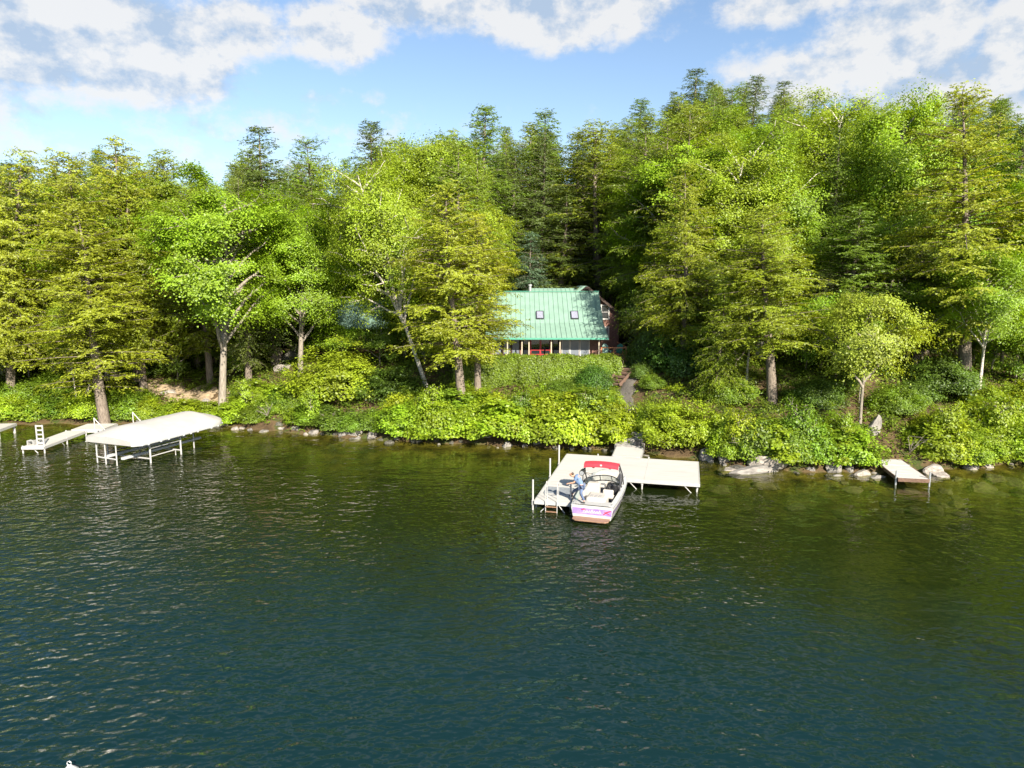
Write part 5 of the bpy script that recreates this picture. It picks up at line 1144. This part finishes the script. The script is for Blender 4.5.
# ------------------------------------------------------------------ narrow dock left of the lift
o = empty('dock', (-32.2, 44.9, 0), R_(2), 'narrow white dock with a raised ladder at its end, behind the boat lift', 'dock'); LD = o
for y0, y1 in ((0, 2.5), (2.5, 5.0)): panel(.0, 1.35, y0, y1, 'x', .45, 'deck_white', o)
panel(.2, 2.4, 5.1, 7.3, 'x', .5, 'deck_white', o)
f = MB()
for a, b in (((-.03, -.02), (-.03, 5.0)), ((1.38, -.02), (1.38, 5.0)), ((-.03, -.03), (1.38, -.03)), ((.17, 5.08), (2.43, 5.08)), ((2.43, 5.08), (2.43, 7.3))): f.beam((*a, .36), (*b, .36), .05, .16)
f.build('frame', M['white_alu'], o)
for x, y in ((-.03, .1), (1.36, .1), (1.36, 2.6), (-.03, 4.9), (1.38, 4.9), (2.4, 5.2)): MB().tube([(x, y, -1.6), (x, y, .5 if y > .2 else .5)], .05, 8).build('leg', M['white_alu'], o)
MB().tube([(1.36, 2.6, -.3), (1.36, 1.9, .34)], .03, 6).tube([(1.2, .1, -.3), (.6, .1, .34)], .03, 6).build('brace', M['white_alu'], o)
ld = MB()
for x in (.66, 1.08): ld.span((x - .035, .52, .45), (x + .035, .58, 1.8))
la = ld.build('ladder', M['white_alu'], o)
for i in range(5): MB().span((.695, .525, .53 + i * .29), (1.045, .575, .62 + i * .29)).build('rung', M['white_alu'], la)
st = MB(); st.span((.1, .35, .45), (.13, .8, .78)); st.span((.47, .35, .45), (.50, .8, .78)); st.span((.13, .36, .74), (.47, .58, .78)); st.span((.13, .58, .58), (.47, .8, .62)); st.build('boarding_step', M['white_alu'], o)
for (px, py, D, lb) in ((95, 430, 48.2, 'white A-shaped pipe rail standing on the narrow dock behind the boat lift'), (133, 418, 50.4, 'white A-shaped pipe rail sticking up behind the middle of the boat lift canopy')):
    x, _ = at(px, py, D); a = empty('pipe_rail', (x, D, 0), 0, lb, 'pipe rail')
    MB().tube([(0, 0, -1.3), (0, 0, 1.75)], .04, 8).build('post', M['white_alu'], a); MB().tube([(0, 0, 1.72), (.75, .05, .75), (.8, .05, -1.2)], .035, 8).build('brace', M['white_alu'], a)
# neighbour's dock at the left edge
o = empty('dock', (-36.9, 50.2, 0), R_(8), "end of the neighbour's white dock at the left edge of the picture", 'dock')
for x0 in (-2.6, -5.2, -7.8): panel(x0, x0 + 2.6, -1.1, 1.1, 'y', .72, 'deck_white', o)
MB().beam((-7.8, -1.13, .62), (.03, -1.13, .62), .05, .18).beam((.03, -1.1, .62), (.03, 1.1, .62), .05, .18).build('frame', M['white_alu'], o)
for x, y in ((-.1, -1.0), (-.1, 1.0), (-2.2, -1.0), (-5, -1.0)): MB().tube([(x, y, -1.6), (x, y, .68)], .085, 8).build('leg', M['white_alu'], o)
MB().tube([(-2.7, .6, .7), (-2.7, .6, 2.0)], .05, 8).tube([(-2.7, .6, 1.95), (-3.3, .6, .75)], .04, 8).build('handrail', M['white_alu'], o)
# ------------------------------------------------------------------ small wooden dock on the right
A_, B_ = Vector((23.2, 43.1, 0)), Vector((22.2, 37.5, 0)); dd = (A_ - B_); rt = math.atan2(-dd.x, dd.y)
o = empty('dock', B_, rt, 'small weathered wooden dock jutting from the shrubs, with two short corner posts', 'dock'); SL = dd.length
panel(-.78, .78, 0, SL * .5, 'x', .45, 'deck_grey', o, .15); panel(-.78, .78, SL * .5, SL, 'x', .47, 'deck_grey', o, .15)
MB().beam((-.8, -.03, .35), (.8, -.03, .35), .05, .2).beam((-.8, 0, .35), (-.8, SL, .37), .05, .18).beam((.8, 0, .35), (.8, SL, .37), .05, .18).build('frame', M['oldwood'], o)
for x in (-.86, .86): MB().tube([(x, .12, -1.4), (x, .12, .82)], .05, 8).build('leg', M['galv'], o)
for x in (-.86, .86): MB().tube([(x, SL * .55, -1.4), (x, SL * .55, .45)], .05, 8).build('leg', M['galv'], o)
# white buoy in the near water
x, y = pt(70, 772, .1); o = empty('buoy', (x, y, 0), 0, 'white mooring buoy at the bottom left corner of the picture', 'buoy')
pr = [(-.16, .02), (-.13, .12), (-.05, .20), (.05, .215), (.13, .18), (.2, .11), (.26, .05), (.285, .02)]
MB().loft([[(r * math.cos(a), r * math.sin(a), z) for a in np.linspace(0, 2 * math.pi, 20, endpoint=False)] for z, r in pr], True, True).build('float', M['hull'], o, True)
MB().tube([Vector((.05 * math.cos(a), 0, .32 + .05 * math.sin(a))) for a in np.linspace(0, 6.283, 11)], .012, 6).build('ring', M['galv'], o)
